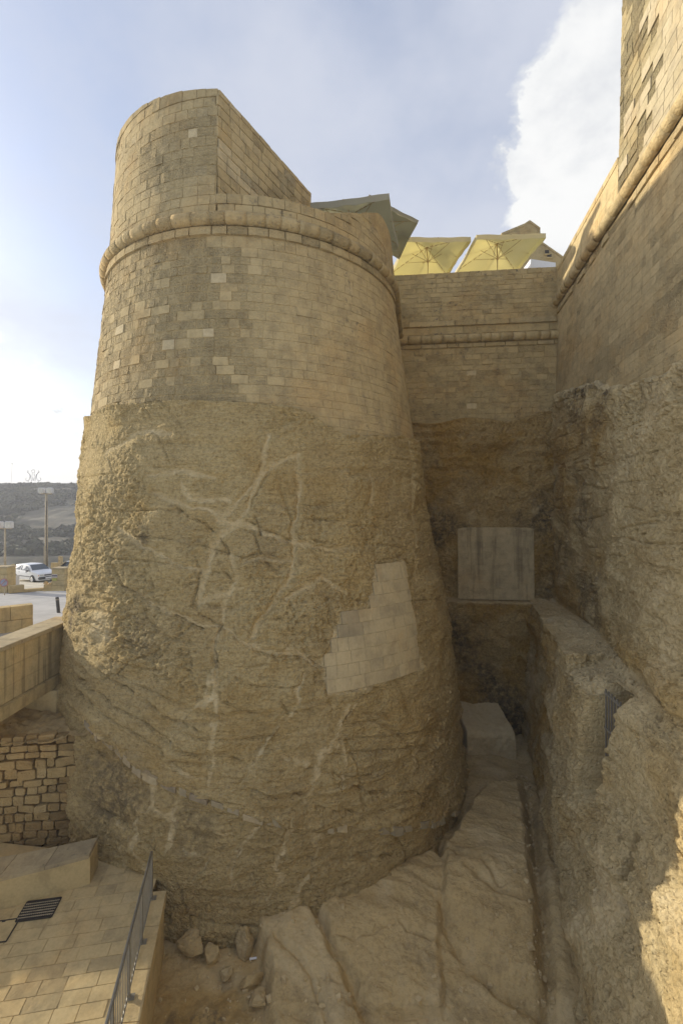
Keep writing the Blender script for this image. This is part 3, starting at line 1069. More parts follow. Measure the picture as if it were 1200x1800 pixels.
def right_wall():
    zz = np.linspace(2.0, 10.2, 12); uu = np.linspace(-.5, UE, 20)
    U, Z = np.meshgrid(uu, zz, indexing='ij')
    mesh_obj('wall_core', grid_mesh('wall_core', rwall(U, Z, 0 * U), {'tone': .5, 'erode': .6}, flip=False), M['right'], right)
    a, b, c, d = [rwall(np.array(u), np.array(10.5), np.array(o))[:2] for u, o in ((-.5, 0), (UT, 0), (UT, -2.2), (-.5, -2.2))]
    MB().prism([a, b, c, d], 9.9, 11.72).build('parapet_core', M['right'], right, attrs={'tone': .6, 'erode': .1})
    a, b, c, d = [rwall(np.array(u), np.array(10.5), np.array(o))[:2] for u, o in ((UT, 0), (UE, 0), (UE, -6), (UT, -6))]
    a2, b2, c2, d2 = [rwall(np.array(u), np.array(24.), np.array(o))[:2] for u, o in ((UT, 0), (UE, 0), (UE, -6), (UT, -6))]
    V = [(*p, 9.95) for p in (a, b, c, d)] + [(*p, 24) for p in (a2, b2, c2, d2)]
    mesh_obj('tower_core', py_mesh('tower_core', V, [(3, 2, 1, 0), (4, 5, 6, 7), (0, 1, 5, 4), (1, 2, 6, 5), (2, 3, 7, 6), (3, 0, 4, 7)],
                                   {'tone': .38, 'erode': .9}), M['tower'], right)

    def fn(ua, ub, za, zb):
        uc, zc = (ua + ub) / 2, (za + zb) / 2
        n1 = float(perlin(np.array([uc * .4, zc * .5, 70.0])))
        e = np.clip(.22 + .55 * n1 + rng.normal() * .12, .05, 1)
        t = np.clip(.48 + .14 * n1 + rng.normal() * .025, .2, .75)
        if zb > 9.2: t += .1
        y = 22 - .9845 * uc
        return block(ua + .001, ub - .001, za + .001, zb - .001, rwall, .004 + .003 * rng.random(), t, e, bev=.006, jit=.001 + .003 * e, back=.006, prio=-abs(uc - 8) - (0 if zc > 3.8 else 9))
    place_blocks('wall_stone', lay(-.3, UE, 3.0, 9.4, .29, .4, .8, fn), M['right'], right)

    def fs(ua, ub, za, zb):
        if rng.random() < .15: return None
        return block(ua + .005, ub - .005, za, zb, rwall, .07, np.clip(.55 + rng.normal() * .12, .2, .9), .3, jit=.008, prio=1)
    place_blocks('string_stone', lay(-.2, UE, 9.42, 9.68, .26, .5, .9, fs), M['right'], right)
    u = -.2
    while u < UE:
        L = rng.uniform(.5, .9)
        us = np.linspace(u + .002, u + L - .002, 4); al = np.linspace(-1.75, 1.75, 9)
        U, AL = np.meshgrid(us, al)
        pr = .205 * (1 + .005 * rng.normal(size=U.shape)); pr[:, [0, -1]] *= .995
        V = rwall(U, 9.97 + pr * np.sin(AL), .09 + pr * np.cos(AL))
        n = U.shape
        Fc = list(block_faces(n[1], n[0])) + [tuple(j * n[1] for j in range(n[0])), tuple((n[0] - 1 - j) * n[1] + n[1] - 1 for j in range(n[0]))]
        mesh_obj('cordon_stone', py_mesh('cordon_stone', V.reshape(-1, 3), Fc, {'tone': float(np.clip(.5 + rng.normal() * .1, .2, .8)), 'erode': .15}, True), M['right'], right)
        u += L

    def fp(ua, ub, za, zb):
        top = zb > 11.6
        return block(ua + .004, ub - .004, za + .003, zb - .003, rwall, .012 + (.03 if top else 0), np.clip(.62 + rng.normal() * .04, .3, .8) - (.1 if top else 0), .08, jit=.002)
    place_blocks('parapet_stone', lay(0, UT, 10.2, 11.75, .31, .5, .9, fp), M['right'], right)
    # the tower: eroded old faces with clusters of new pale ashlar (photo pixels of the new stones)
    new = [(1100, 210), (1097, 230), (1125, 185), (1132, 130), (1116, 190), (1124, 205), (1142, 200), (1136, 235), (1143, 250), (1126, 270), (1093, 305),
           (1146, 85), (1160, 60), (1165, 90), (1150, 100), (1180, 60), (1175, 100), (1185, 120), (1190, 90), (1195, 60), (1180, 140), (1190, 150), (1175, 170),
           (1185, 180), (1195, 130), (1170, 190), (1165, 210), (1196, 100), (1170, 150), (1196, 30), (1130, 30), (1135, 20), (1155, 75), (1199, 160), (1178, 80)]
    Q = []
    for (x, y) in new:
        k = (x - 600) / F
        # meet the wall plane X = 6.44 + .178 Y
        Y = 6.44 / (k - .178)
        Q.append(((22 - Y) / .9845, (900 - y) / F * Y))

    def ft(ua, ub, za, zb):
        uc, zc = (ua + ub) / 2, (za + zb) / 2
        hit = any(ua <= q[0] < ub and za <= q[1] < zb for q in Q)
        near = uc > 9.4 + .9 * math.sin(zc * 2.1) * .5 + .3 * rng.random()
        n1 = float(perlin(np.array([uc * .8, zc * .8, 90.0])))
        if hit or near:
            return block(ua + .004, ub - .004, za + .003, zb - .003, rwall, .045, np.clip(.9 + rng.normal() * .06, .75, 1), .03, jit=.0015, bev=.005, prio=3)
        t = np.clip(.5 + .2 * n1 + rng.normal() * .04, .3, .7)
        e = .9 if n1 < .12 else .2
        return block(ua + .003, ub - .003, za + .003, zb - .003, rwall, .010 + .006 * rng.random(), t, e, jit=.002 + .006 * e, prio=2)
    place_blocks('tower_stone', lay(UT, UE, 10.22, 19.0, .34, .45, .72, ft), M['tower'], right)


M['tower'] = masonry_mat('tower limestone', (0.32, 0.255, 0.135), (0.385, 0.32, 0.18), (0.48, 0.41, 0.27), 0.2, lich=0.2, bumpd=0.05)  # the tower stone's own colours, weathered to newly cut
right_wall()

# =================================================================== BACK WALL
B0, B1 = np.array([1.6, 22.56]), np.array([10.9, 21.55])
BD = (B1 - B0) / np.linalg.norm(B1 - B0)
BN = np.array([BD[1], -BD[0]])
BL = float(np.linalg.norm(B1 - B0))


def bwall(U, Z, D):
    o = D + np.where(Z < 8.4, (8.4 - Z) * .03, -(Z - 8.4) * .10)
    return np.stack([B0[0] + BD[0] * U + BN[0] * o, B0[1] + BD[1] * U + BN[1] * o, Z + 0 * U], -1)


curtain = empty('curtain_wall', (6.5, 22, -4.2))
tag(curtain, 'limestone curtain wall closing the far end of the ditch between both ramparts', 'wall')


def back_wall():
    U, Z = np.meshgrid(np.linspace(0, BL, 12), np.linspace(3.5, 11.8, 12), indexing='ij')
    mesh_obj('wall_core', grid_mesh('wall_core', bwall(U, Z, 0 * U), {'tone': .45, 'erode': .4}, flip=False), M['back'], curtain)
    # thickness and the terrace behind
    a, b = bwall(np.array(0.), np.array(11.8), np.array(-.02))[:2], bwall(np.array(BL), np.array(11.8), np.array(-.02))[:2]
    MB().prism([tuple(a), tuple(b), (11.2, 33), (-2.5, 33)], 10.4, 10.75).build('terrace', M['back'], curtain, attrs={'tone': .5, 'erode': .1})
    a2, b2 = a - BN * .7, b - BN * .7
    MB().prism([tuple(a), tuple(b), tuple(b2), tuple(a2)], 10.0, 11.83).build('parapet_core', M['back'], curtain, attrs={'tone': .5, 'erode': .3})
    pale = [(836, 654), (833, 717)]
    Q = []
    for (x, y) in pale:
        p = at(x, y, 22.05); Q.append((float(np.dot(np.array([p.x, p.y]) - B0, BD)), p.z))

    def fn(ua, ub, za, zb):
        uc, zc = (ua + ub) / 2, (za + zb) / 2
        n1 = float(perlin(np.array([uc * .5, zc * .9, 120.0])))
        e = np.clip(.3 + .5 * n1 + rng.normal() * .12, .05, 1)
        t = np.clip(.45 + .2 * n1 + rng.normal() * .06, .1, .8)
        d = .02 + rng.normal() * .006
        if 9.02 < zc < 9.35: d += .10; t += .08
        if any(ua <= q[0] < ub and za <= q[1] < zb for q in Q): t, e = 1, .03
        return block(ua + .005, ub - .005, za + .004, zb - .004, bwall, max(d - .006, .004), t, e, jit=.004 + .008 * e)
    bl = lay(.6, BL, 3.7, 7.95, .27, .32, .62, fn) + lay(.6, BL, 8.66, 9.05, .38, .6, 1.6, fn, .02) + lay(.6, BL, 9.05, 9.33, .28, 1.0, 2.2, fn, .02) + \
        lay(.6, BL, 9.34, 11.85, .25, .34, .7, fn)
    place_blocks('wall_stone', bl, M['back'], curtain)

    def fs(ua, ub, za, zb):
        return block(ua + .006, ub - .006, za, zb, bwall, .07, np.clip(.5 + rng.normal() * .15, .1, .9), .3, jit=.006)
    place_blocks('string_stone', lay(.6, BL, 7.97, 8.17, .2, .5, 1.1, fs), M['back'], curtain)
    u = .6
    while u < BL:
        L = rng.uniform(.35, .75)
        us = np.linspace(u + .008, u + L - .008, 4); al = np.linspace(-1.75, 1.75, 9)
        UU, AL = np.meshgrid(us, al)
        pr = .2 * (1 + .008 * rng.normal(size=UU.shape)); pr[:, [0, -1]] *= .993
        V = bwall(UU, 8.4 + pr * np.sin(AL), .08 + pr * np.cos(AL))
        n = UU.shape
        Fc = list(block_faces(n[1], n[0])) + [tuple(j * n[1] for j in range(n[0])), tuple((n[0] - 1 - j) * n[1] + n[1] - 1 for j in range(n[0]))]
        mesh_obj('cordon_stone', py_mesh('cordon_stone', V.reshape(-1, 3), Fc, {'tone': float(np.clip(.5 + rng.normal() * .12, .1, .8)), 'erode': .2}, True), M['back'], curtain)
        u += L
    # rock below: a face, a shelf, a lower face standing forward
    nu, n1_, n2_, n3_ = 300, 220, 24, 150
    u = np.linspace(0, BL, nu)
    ztop = 4.45 + .12 * np.sin(u * 1.7) + .25 * sstep(u, 6, 8.5)
    prof = []
    for t in np.linspace(0, 1, n1_): prof.append((None, t))
    Zs = np.concatenate([np.stack([ztop * (1 - t) + (-4.1) * t for t in np.linspace(0, 1, n1_)], 1),
                         np.full((nu, n2_), -4.12), np.stack([np.full(nu, -4.15 * (1 - t) - 11.2 * t) for t in np.linspace(0, 1, n3_)], 1)], 1)
    Os = np.concatenate([np.full((nu, n1_), .28), np.linspace(.3, .85, n2_)[None, :] * np.ones((nu, 1)), np.full((nu, n3_), .9)], 1)
    U = u[:, None] * np.ones((1, Zs.shape[1]))
    P = bwall(U, np.minimum(Zs, 8.4), Os).astype(np.float32)
    d = .20 * fbm(P, .5, 3) + .11 * fbm(P, 1.6, 4, .6) + .05 * perlin(P, 6) + .03 * perlin(P, 12) - .09 * sstep(perlin(P, 2.6, 44), .2, .45)
    d += .22 * perlin(np.stack([Zs * 3.0, U * .4, U * 0], -1)) * sstep(Zs, .5, 3.0)
    d += .09 * perlin(np.stack([(Zs + U * .5) * 2.4, U * .3, U * 0 + 3], -1)) * sstep(Zs, -4.2, -4.6)
    d[:, :2] = -.2
    d[:, 2:4] *= .4
    W = np.where(Zs < -4.0, 1, 1)
    nrm = np.array([BN[0], BN[1], 0.15])
    # seat of the blocked opening
    pa, pb = at(803, 1053, 21.7), at(931, 925, 21.7)
    ua_, ub_ = [float(np.dot(np.array([p.x, p.y]) - B0, BD)) for p in (pa, pb)]
    seat = sstep(U, ua_ - .1, ua_ + .1) * sstep(U, ub_ + .1, ub_ - .1) * sstep(Zs, .1, -.3) * (Zs > -4.11)
    d = d * (1 - seat) - .05 * seat
    P = P + nrm * d[..., None]
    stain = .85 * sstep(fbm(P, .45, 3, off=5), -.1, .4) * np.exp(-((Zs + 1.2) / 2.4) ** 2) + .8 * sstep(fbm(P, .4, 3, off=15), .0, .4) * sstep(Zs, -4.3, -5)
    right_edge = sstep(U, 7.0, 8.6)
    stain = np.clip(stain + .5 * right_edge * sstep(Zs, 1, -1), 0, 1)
    vein = .5 * sstep(fbm(P, .6, 3, off=33), .15, .5) * np.exp(-((Zs + .4) / 1.0) ** 2) + .6 * np.exp(-((Zs + 4.12) / .08) ** 2)
    ochre = .9 * sstep(fbm(P, .5, 3, off=25), -.15, .3)
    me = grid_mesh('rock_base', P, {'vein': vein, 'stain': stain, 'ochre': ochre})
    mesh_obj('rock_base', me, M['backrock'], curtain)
    # blocked opening: squared blocks under thin render, rounded upper corners
    um = (ua_ + ub_) / 2
    out_u = [ua_, ub_, ub_, ub_ - .15, ub_ - .6, um, ua_ + .6, ua_ + .15, ua_]
    out_z = [-4.1, -4.1, -.84, -.78, -.74, -.73, -.74, -.78, -.84]
    mesh_obj('blocked_opening', py_mesh('blocked_opening', bwall(np.array(out_u), np.array(out_z), np.full(9, .352)), [tuple(range(9))],
                                        {'tone': .5, 'erode': .1}), M['fill'], curtain)

    def ff(ua, ub, za, zb):
        uc, zc = (ua + ub) / 2, (za + zb) / 2
        top = -.72
        for (cu, s) in ((ua_, 1), (ub_, -1)):
            k = (uc - cu) * s
            if k < .75: top = min(top, -1.35 + .50 * math.sqrt(max(0, 1 - ((.75 - k) / .75) ** 2)))
        def arch(U):
            kk = np.clip((.7 - np.minimum(U - ua_, ub_ - U)) / .7, 0, 1)
            return -.72 - .08 * (1 - np.sqrt(1 - kk ** 2))
        if za > float(arch(np.array(uc))) - .05: return None
        return block(ua + .002, ub - .002, za + .002, zb - .002, bwall, .36 + .004 * rng.normal(), np.clip(.45 + rng.normal() * .08, .2, .8), .02, jit=.002, back=-.352, bev=.004, ztop=arch)
    place_blocks('infill_block', lay(ua_, ub_, -4.09, -.7, .27, .35, .62, ff, .03), M['fill'], curtain)


M['fill'] = masonry_mat('grey cement render', (0.38, 0.31, 0.185), (0.54, 0.44, 0.26), (0.58, 0.48, 0.29), 0.9, lich=0.45, bumpd=0.003)
back_wall()


# =================================================================== CLIFF UNDER THE RIGHT WALL
def cliff():
    ny = 760
    Y = np.concatenate([np.linspace(2.0, 5.0, 60)[:-1], np.linspace(5.0, 14.5, 501)[:-1], np.linspace(14.5, 22.6, 201)])
    ny = len(Y)
    wallx = 6.44 + .178 * Y - .22
    ztop = np.interp(Y, [2, 9.5, 10.6, 11.5, 12.5, 13.5, 14.5, 16, 18, 20, 22], [3.3, 3.3, 3.55, 3.5, 3.75, 3.6, 4.0, 4.6, 5.0, 5.25, 5.3])
    ztop = ztop + .12 * perlin(np.stack([Y * 2.2, Y * 0, Y * 0], -1)) + .05 * perlin(np.stack([Y * 7, Y * 0, Y * 0 + 5], -1))
    prow = np.interp(Y, [2, 13.6, 14.3, 18, 22], [.42, .42, .28, .2, .15])      # how far the shelf stands out
    A_x = 6.4 + .32 * (Y - 8.5)                                               # foot of the upper face
    A_x = np.minimum(A_x, wallx - prow - .05)
    L_x = np.interp(Y, [2, 5, 8.5, 10.6, 12.9, 21, 23], [4.3, 5.1, 6.05, 5.95, 6.3, 8.7, 9.3])
    L_x = np.maximum(L_x, A_x - np.interp(Y, [2, 8.5, 10.2, 12.0, 22], [.12, .25, .8, 1.5, 2.0]))
    L_x = np.minimum(L_x, A_x - .08)
    L_z = np.interp(Y, [2, 8.5, 10.5, 12.6, 12.75, 14.5, 21], [-4.6, -4.5, -4.55, -4.45, -4.0, -4.1, -4.15])
    F_x = np.interp(Y, [2, 9.07, 18.1, 22.6], [2.0, 4.37, 7.5, 8.6])
    rows = []
    up = np.linspace(0, 1, 300)
    for t in np.zeros(4): rows.append((wallx + .35, ztop))
    rows.append((wallx + .05, ztop - .02))
    for t in np.linspace(0, 1, 8): rows.append((wallx + .0 - prow * t, ztop - .03 - .10 * t))
    for t in up[1:]:
        k = t ** 1.25
        rows.append(((wallx - prow) * (1 - k) + A_x * k, (ztop - .13) * (1 - t) + (-4.0) * t))
    for t in np.linspace(0, 1, 42)[1:]:
        rows.append((A_x * (1 - t) + L_x * t, -4.0 * (1 - t) + L_z * t))
    for t in np.linspace(0, 1, 230)[1:]:
        rows.append((L_x * (1 - t) + F_x * t , L_z * (1 - t) - 11.4 * t))
    X = np.stack([r[0] for r in rows], 1); Z = np.stack([r[1] for r in rows], 1)
    YY = Y[:, None] * np.ones((1, X.shape[1]))
    P = np.stack([X, YY, Z], -1).astype(np.float32)
    # normals of the smooth form
    du = np.gradient(P, axis=0); dv = np.gradient(P, axis=1)
    N = np.cross(dv, du); N /= np.linalg.norm(N, axis=-1, keepdims=True) + 1e-6
    N *= np.sign(-(N[..., :1]) + (np.abs(N[..., :1]) < .3) * 2 * (N[..., 2:3] > 0) + 1e-6)
    for _ in range(3):
        N[1:-1] = (N[:-2] + N[1:-1] + N[2:]) / 3
        N[:, 1:-1] = (N[:, :-2] + N[:, 1:-1] + N[:, 2:]) / 3
    N /= np.linalg.norm(N, axis=-1, keepdims=True) + 1e-6
    rough = sstep(YY, 15.0, 13.2)                         # the near mass is coarse and pitted
    upper = sstep(Z, -4.3, -3.7)
    d = .08 * fbm(P, .35, 2)
    q = fbm(P * np.array([1, 1, 1.6], np.float32), .7, 4, .5, off=14) * 4.5
    fr = q - np.floor(q)
    d += .038 * (np.floor(q) + sstep(fr, .38, .62))
    w = Z + .05 * YY + .35 * perlin(P, .25, 2)
    bed = perlin(np.stack([w * 1.7, YY * .12, Z * 0], -1))
    d += (.035 + .09 * sstep(Z, -4.2, -4.8)) * bed - .08 * np.exp(-(bed / .035) ** 2) * sstep(fbm(P, .6, 2, off=51), -.1, .3)
    low = sstep(Z, -4.2, -4.8)
    d += .055 * perlin(np.stack([w * 5.3, YY * .3, Z * 0 + 9], -1)) * (.25 + .75 * low) * sstep(Z, -10.4, -9.6)
    rm = .2 + .8 * sstep(fbm(P, .45, 3, off=71), -.25, .35)
    d += (.016 * perlin(P, 5.5, 2) + .014 * perlin(P, 9, 4) + .013 * perlin(P, 15, 14)) * rm
    pit = sstep(perlin(P, 7.0, 61), .16, .34)
    pit2 = sstep(perlin(P, 13.0, 91), .15, .30)
    d -= (.075 * pit + .05 * pit2) * (.3 + .7 * rough) * rm
    holes = sstep(perlin(P, 2.4, 41), .42, .56)
    d -= .13 * holes * rough
    # crumbling diagonal seam above the shelf
    seam = np.exp(-((Z + 3.7) / .35) ** 2) * sstep(YY, 16.5, 14) * sstep(YY, 6.5, 8)
    d += .13 * seam * np.clip(fbm(P, 1.3, 3, off=12) + .2, -.3, 1)
    shelf = np.exp(-((Z - ztop[:, None] + .4) / .5) ** 2)
    d += .15 * fbm(P, .9, 4, .6, off=77) * shelf
    d[:, :4] = 0
    d[:, 4:6] *= .3
    P = P + N * d[..., None]
    # doorway slot with its gate, a cut niche high up
    sl = sstep(YY, 10.30, 10.40) * sstep(YY, 11.35, 11.2) * sstep(Z, -7.0, -6.7) * sstep(Z, -4.2, -4.35)
    P[..., 0] += 1.0 * sl
    sl2 = sstep(YY, 8.65, 8.72) * sstep(YY, 8.98, 8.90) * sstep(Z, -7.9, -7.6) * sstep(Z, -6.2, -6.4)
    P[..., 0] += .45 * sl2
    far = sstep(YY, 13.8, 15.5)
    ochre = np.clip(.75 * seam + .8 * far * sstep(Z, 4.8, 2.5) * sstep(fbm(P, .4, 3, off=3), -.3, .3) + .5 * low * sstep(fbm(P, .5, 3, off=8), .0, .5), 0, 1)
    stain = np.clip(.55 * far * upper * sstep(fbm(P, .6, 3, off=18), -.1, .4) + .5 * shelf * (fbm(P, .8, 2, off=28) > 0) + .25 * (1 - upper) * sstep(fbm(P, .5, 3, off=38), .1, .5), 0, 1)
    vein = .55 * sstep(fbm(P, .5, 3, off=48), .25, .6) * low + .35 * sstep(fbm(P, .45, 3, off=58), .1, .5) * upper * rough
    led = sstep(N[..., 2], .6, .9) * .45
    vein = np.clip(np.maximum(vein, led), 0, 1)
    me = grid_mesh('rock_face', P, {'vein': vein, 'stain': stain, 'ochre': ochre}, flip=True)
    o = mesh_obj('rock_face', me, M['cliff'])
    tag(o, 'rough pitted rock cliff with a shelf under the right-hand rampart', kind='structure')


cliff()


# =================================================================== DITCH FLOOR
def ditch_floor():
    nx, ny = 520, 600
    xs = np.linspace(-4.6, 9.2, nx); ys = np.concatenate([np.linspace(4.0, 14.0, 460)[:-1], np.linspace(14.0, 23.2, 141)])
    ny = len(ys)
    X, Y = np.meshgrid(xs, ys, indexing='ij')
    p = np.stack([X, Y, 0 * X], -1).astype(np.float32)
    wx = (X + .12 * perlin(p, 1.1) + .06 * perlin(p, 3.5)).astype(np.float32)
    wy = (Y + .12 * perlin(p, 1.1, 30) + .06 * perlin(p, 3.5, 30)).astype(np.float32)
    Z = np.interp(wy, [4, 7.5, 9.4, 10.7, 12, 16, 23], [-11.0, -10.7, -10.3, -9.85, -9.6, -9.75, -10.2])

    def flat(pts, z=-9.9): return [tuple(atz(x, y, z)[:2]) for x, y in pts]

    def inside(poly, soft, z=-9.9):
        pts = flat(poly, z)
        dist = poly_dist(wx, wy, pts + [pts[0]])
        return sstep(np.where(in_poly(wx, wy, pts), dist, -dist), -soft, soft)
    # the earth pocket on the left lies lower
    earth = inside([(150, 1500), (448, 1600), (452, 1650), (470, 1700), (505, 1800), (530, 1900), (100, 1900)], .10)
    Z = Z * (1 - earth) + (-10.25 + .03 * (wy - 9)) * earth
    # lip of the trench floor, breaking down towards the camera
    m3 = inside([(772, 1512), (800, 1470), (850, 1380), (915, 1380), (930, 1480), (946, 1590), (952, 1690), (900, 1680), (835, 1625), (776, 1580)], .16, -9.6)
    Z += m3 * (.30 + .10 * np.clip(wy - 11, -1, 1))
    m2 = inside([(560, 1600), (660, 1570), (770, 1500), (776, 1600), (772, 1738), (640, 1742), (612, 1690)], .10, -9.8)
    Z += m2 * .16
    m1 = inside([(452, 1615), (545, 1605), (580, 1650), (615, 1710), (660, 1790), (670, 1900), (540, 1900), (478, 1740)], .12, -9.8)
    Z += m1 * .22
    for ln, dep, wd in [([(548, 1612), (575, 1650), (606, 1690), (640, 1745), (690, 1810)], .11, .09), ([(770, 1505), (776, 1560), (780, 1620), (810, 1670), (870, 1715), (950, 1745)], .13, .10),
                        ([(618, 1742), (700, 1750), (775, 1744)], .12, .06), ([(560, 1640), (620, 1660), (690, 1640)], .06, .05), ([(820, 1565), (880, 1600), (945, 1612)], .10, .08),
                        ([(700, 1640), (760, 1660)], .07, .05), ([(800, 1540), (850, 1560), (880, 1590)], .10, .07), ([(480, 1660), (540, 1700), (580, 1790)], .08, .06)]:
        Z -= dep * np.exp(-(poly_dist(wx, wy, flat(ln)) / wd) ** 2)
    # gutter along the cliff
    gx = np.interp(Y, [4, 9.07, 18.1, 23], [2.7, 4.37, 7.5, 9.0])
    Z -= .30 * np.exp(-((X - gx + .20) / .18) ** 2) * sstep(Y, 7, 8.5) * sstep(Y, 16.5, 14)
    rockm = 1 - earth
    base = Z
    Z = Z + (.15 * fbm(p, .50, 3) + .03 * fbm(p, 2.0, 4, .55)) * (.25 + .75 * rockm) + .012 * perlin(p, 12)
    q = np.stack([(Y * 1.0 + X * .45) * 2.0 + .6 * perlin(p, .8), X * .35, Y * 0], -1)
    Z = Z + (.07 * (.3 - np.abs(perlin(q))) + .03 * perlin(q, 2.3)) * rockm
    pits = sstep(perlin(p, 1.8, 51), .2, .5) * earth
    Z = Z - .03 * pits + .05 * perlin(p, 2.5, 71) * earth
    P = np.stack([X, Y, Z], -1)
    stain = .6 * pits + .3 * sstep(fbm(p, .8, 3, off=9), .2, .5)
    ochre = .6 * (1 - rockm) * sstep(fbm(p, .5, 2, off=4), -.3, .4) + .25
    vein = .35 * sstep(fbm(p, .6, 3, off=7), .1, .5)
    me = grid_mesh('ditch_floor', P, {'vein': vein, 'stain': stain, 'ochre': ochre}, flip=False)
    o = mesh_obj('ditch_floor', me, M['floor'])
    tag(o, 'uneven rock and earth floor of the ditch', kind='structure')
    return xs, ys, Z


FX, FY, FZ = ditch_floor()


def floor_z(x, y):
    i = int(np.clip(np.searchsorted(FX, x), 0, len(FX) - 1)); j = int(np.clip(np.searchsorted(FY, y), 0, len(FY) - 1))
    return float(FZ[i, j])


def boulder(name, loc, size, seed, rz=0.0, mat='floor', boxy=0.5):
    """a broken block of rock: cube-sphere, flattened facets, noise"""
    n = 11
    V, Fc, idx = [], [], {}
    ax = np.linspace(-1, 1, n)

    def vid(p):
        k = tuple(np.round(p, 4))
        if k not in idx:
            idx[k] = len(V); V.append(k)
        return idx[k]
    for a in range(3):
        for s in (-1, 1):
            for i in range(n - 1):
                for j in range(n - 1):
                    q = []
                    for (di, dj) in ((0, 0), (1, 0), (1, 1), (0, 1)):
                        p = [0, 0, 0]
                        p[a] = s; p[(a + 1) % 3] = ax[i + di]; p[(a + 2) % 3] = ax[j + dj]
                        q.append(vid(p))
                    Fc.append(q if s > 0 else q[::-1])
    V = np.array(V, np.float32)
    sph = V / np.linalg.norm(V, axis=1, keepdims=True)
    P = V * boxy * .85 + sph * (1 - boxy)
    r = np.random.default_rng(seed)
    for _ in range(11):
        nn = r.normal(size=3); nn /= np.linalg.norm(nn)
        c = r.uniform(.55, .80)
        o = P @ nn - c
        P -= np.clip(o, 0, 9)[:, None] * nn * .9
    P += sph * (.12 * fbm((P + seed * 3.1).astype(np.float32), 1.6, 3))[:, None]
    P = P * np.array(size) / 2
    ca, sa = math.cos(rz), math.sin(rz)
    P = np.stack([P[:, 0] * ca - P[:, 1] * sa, P[:, 0] * sa + P[:, 1] * ca, P[:, 2]], 1) + np.array(loc)
    me = py_mesh(name, P, Fc, {'vein': .25 * r.random(), 'stain': .2, 'ochre': .5 * r.random(), 'tone': .5, 'erode': .3}, smooth=False)
    return mesh_obj(name, me, M[mat])


for i, (px, py, w, d_, h, lab) in enumerate([
        (335, 1660, .62, .5, .55, 'broad pale boulder at the bastion foot, leftmost of the loose rocks'),
        (372, 1672, .36, .34, .34, 'brown stone wedged between the pale boulder and the upright slab'),
        (432, 1655, .36, .42, .75, 'upright pale slab of rock leaning by the bastion foot'),
        (400, 1695, .30, .28, .24, 'small brown stone in front of the upright slab'),
        (442, 1715, .26, .50, .30, 'long ochre stone lying beside the layered outcrop'),
        (452, 1748, .34, .34, .30, 'pale angular stone nearest the camera by the layered outcrop'),
        (290, 1632, .34, .3, .5, 'ochre rock tight against the bastion beside the kerb corner')]):
    p = atz(px, py, -10.0)
    z = floor_z(p.x, p.y)
    o = boulder('boulder', (p.x, p.y, z + h * .32), (w * 1.2, d_ * 1.15, h * 1.05), 40 + i, rz=i * 1.3, boxy=.8)
    tag(o, lab, 'rock', 'loose rocks at the bastion foot')


p = atz(445, 1680, -10.1)
o = MB().box((p.x, p.y, floor_z(p.x, p.y) + .05), (.16, .05, .035), rz=.15, bev=.012).build('plastic_scrap', M['white'])
tag(o, 'small white plastic scrap lying by the layered outcrop', 'litter')


def rubble():
    r = np.random.default_rng(21)
    V, Fc, o = [], [], 0
    cube = np.array([(x, y, z) for x in (-1, 1) for y in (-1, 1) for z in (-1, 1)], float)
    fc = [(0, 1, 3, 2), (4, 6, 7, 5), (0, 4, 5, 1), (2, 3, 7, 6), (0, 2, 6, 4), (1, 5, 7, 3)]
    for _ in range(520):
        if r.random() < .45:
            y = r.uniform(8, 17); x = np.interp(y, [4, 9.07, 18.1, 23], [2.7, 4.37, 7.5, 9.0]) - abs(r.normal()) * .35 - .1
        else:
            x, y = r.uniform(-3.8, 4.0), r.uniform(7.5, 11)
        s = .012 + .05 * r.random() ** 3
        q = cube * s * r.uniform(.5, 1.2, 3) * (1 + .25 * r.normal(size=(8, 3)))
        a = r.uniform(0, 6.28); ca_, sa_ = math.cos(a), math.sin(a)
        q = np.stack([q[:, 0] * ca_ - q[:, 1] * sa_, q[:, 0] * sa_ + q[:, 1] * ca_, q[:, 2]], 1) + (x, y, floor_z(x, y) + s * .3)
        V.append(q); Fc += [tuple(i + o for i in f) for f in fc]; o += 8
    me = py_mesh('rubble', np.concatenate(V), Fc, {'vein': .5, 'stain': 0., 'ochre': .1})
    tag(mesh_obj('rubble', me, M['floor']), 'small broken stones scattered over the ditch floor', kind='stuff')


rubble()
# a squared rock step at the far end of the ditch
def rock_step():
    a = [atz(820, 1345, -10.25), atz(912, 1350, -10.25)]
    x0, x1 = a[0].x, a[1].x
    n, m = 60, 70
    yf = a[0].y
    zt = -8.95
    prof = [(yf - .05, -10.6)] + [(yf + .05 * t, -10.6 + (zt + 10.5) * t) for t in np.linspace(.05, .95, 26)] + [(yf + .1 + (22 - yf) * t, zt + .5 * t) for t in np.linspace(0, 1, 42)]
    u = np.linspace(0, 1, n)
    P = np.zeros((n, len(prof), 3), np.float32)
    for j, (y, z) in enumerate(prof):
        P[:, j, 0] = x0 + (x1 - x0) * u; P[:, j, 1] = y; P[:, j, 2] = z
    d = .10 * fbm(P, 1.0, 4) + .03 * perlin(P, 6)
    P[..., 1] -= d; P[..., 2] += .6 * d
    for k, s in ((0, -1), (-1, 1)):
        P[k, :, 2] -= 1.6
    P[1, :, 2] -= .05; P[-2, :, 2] -= .05
    me = grid_mesh('rock_step', P, {'vein': .7, 'stain': .05, 'ochre': .0}, flip=False)
    o = mesh_obj('rock_step', me, M['floor'])
    tag(o, 'squared pale rock step at the dark far end of the ditch', 'rock')


rock_step()

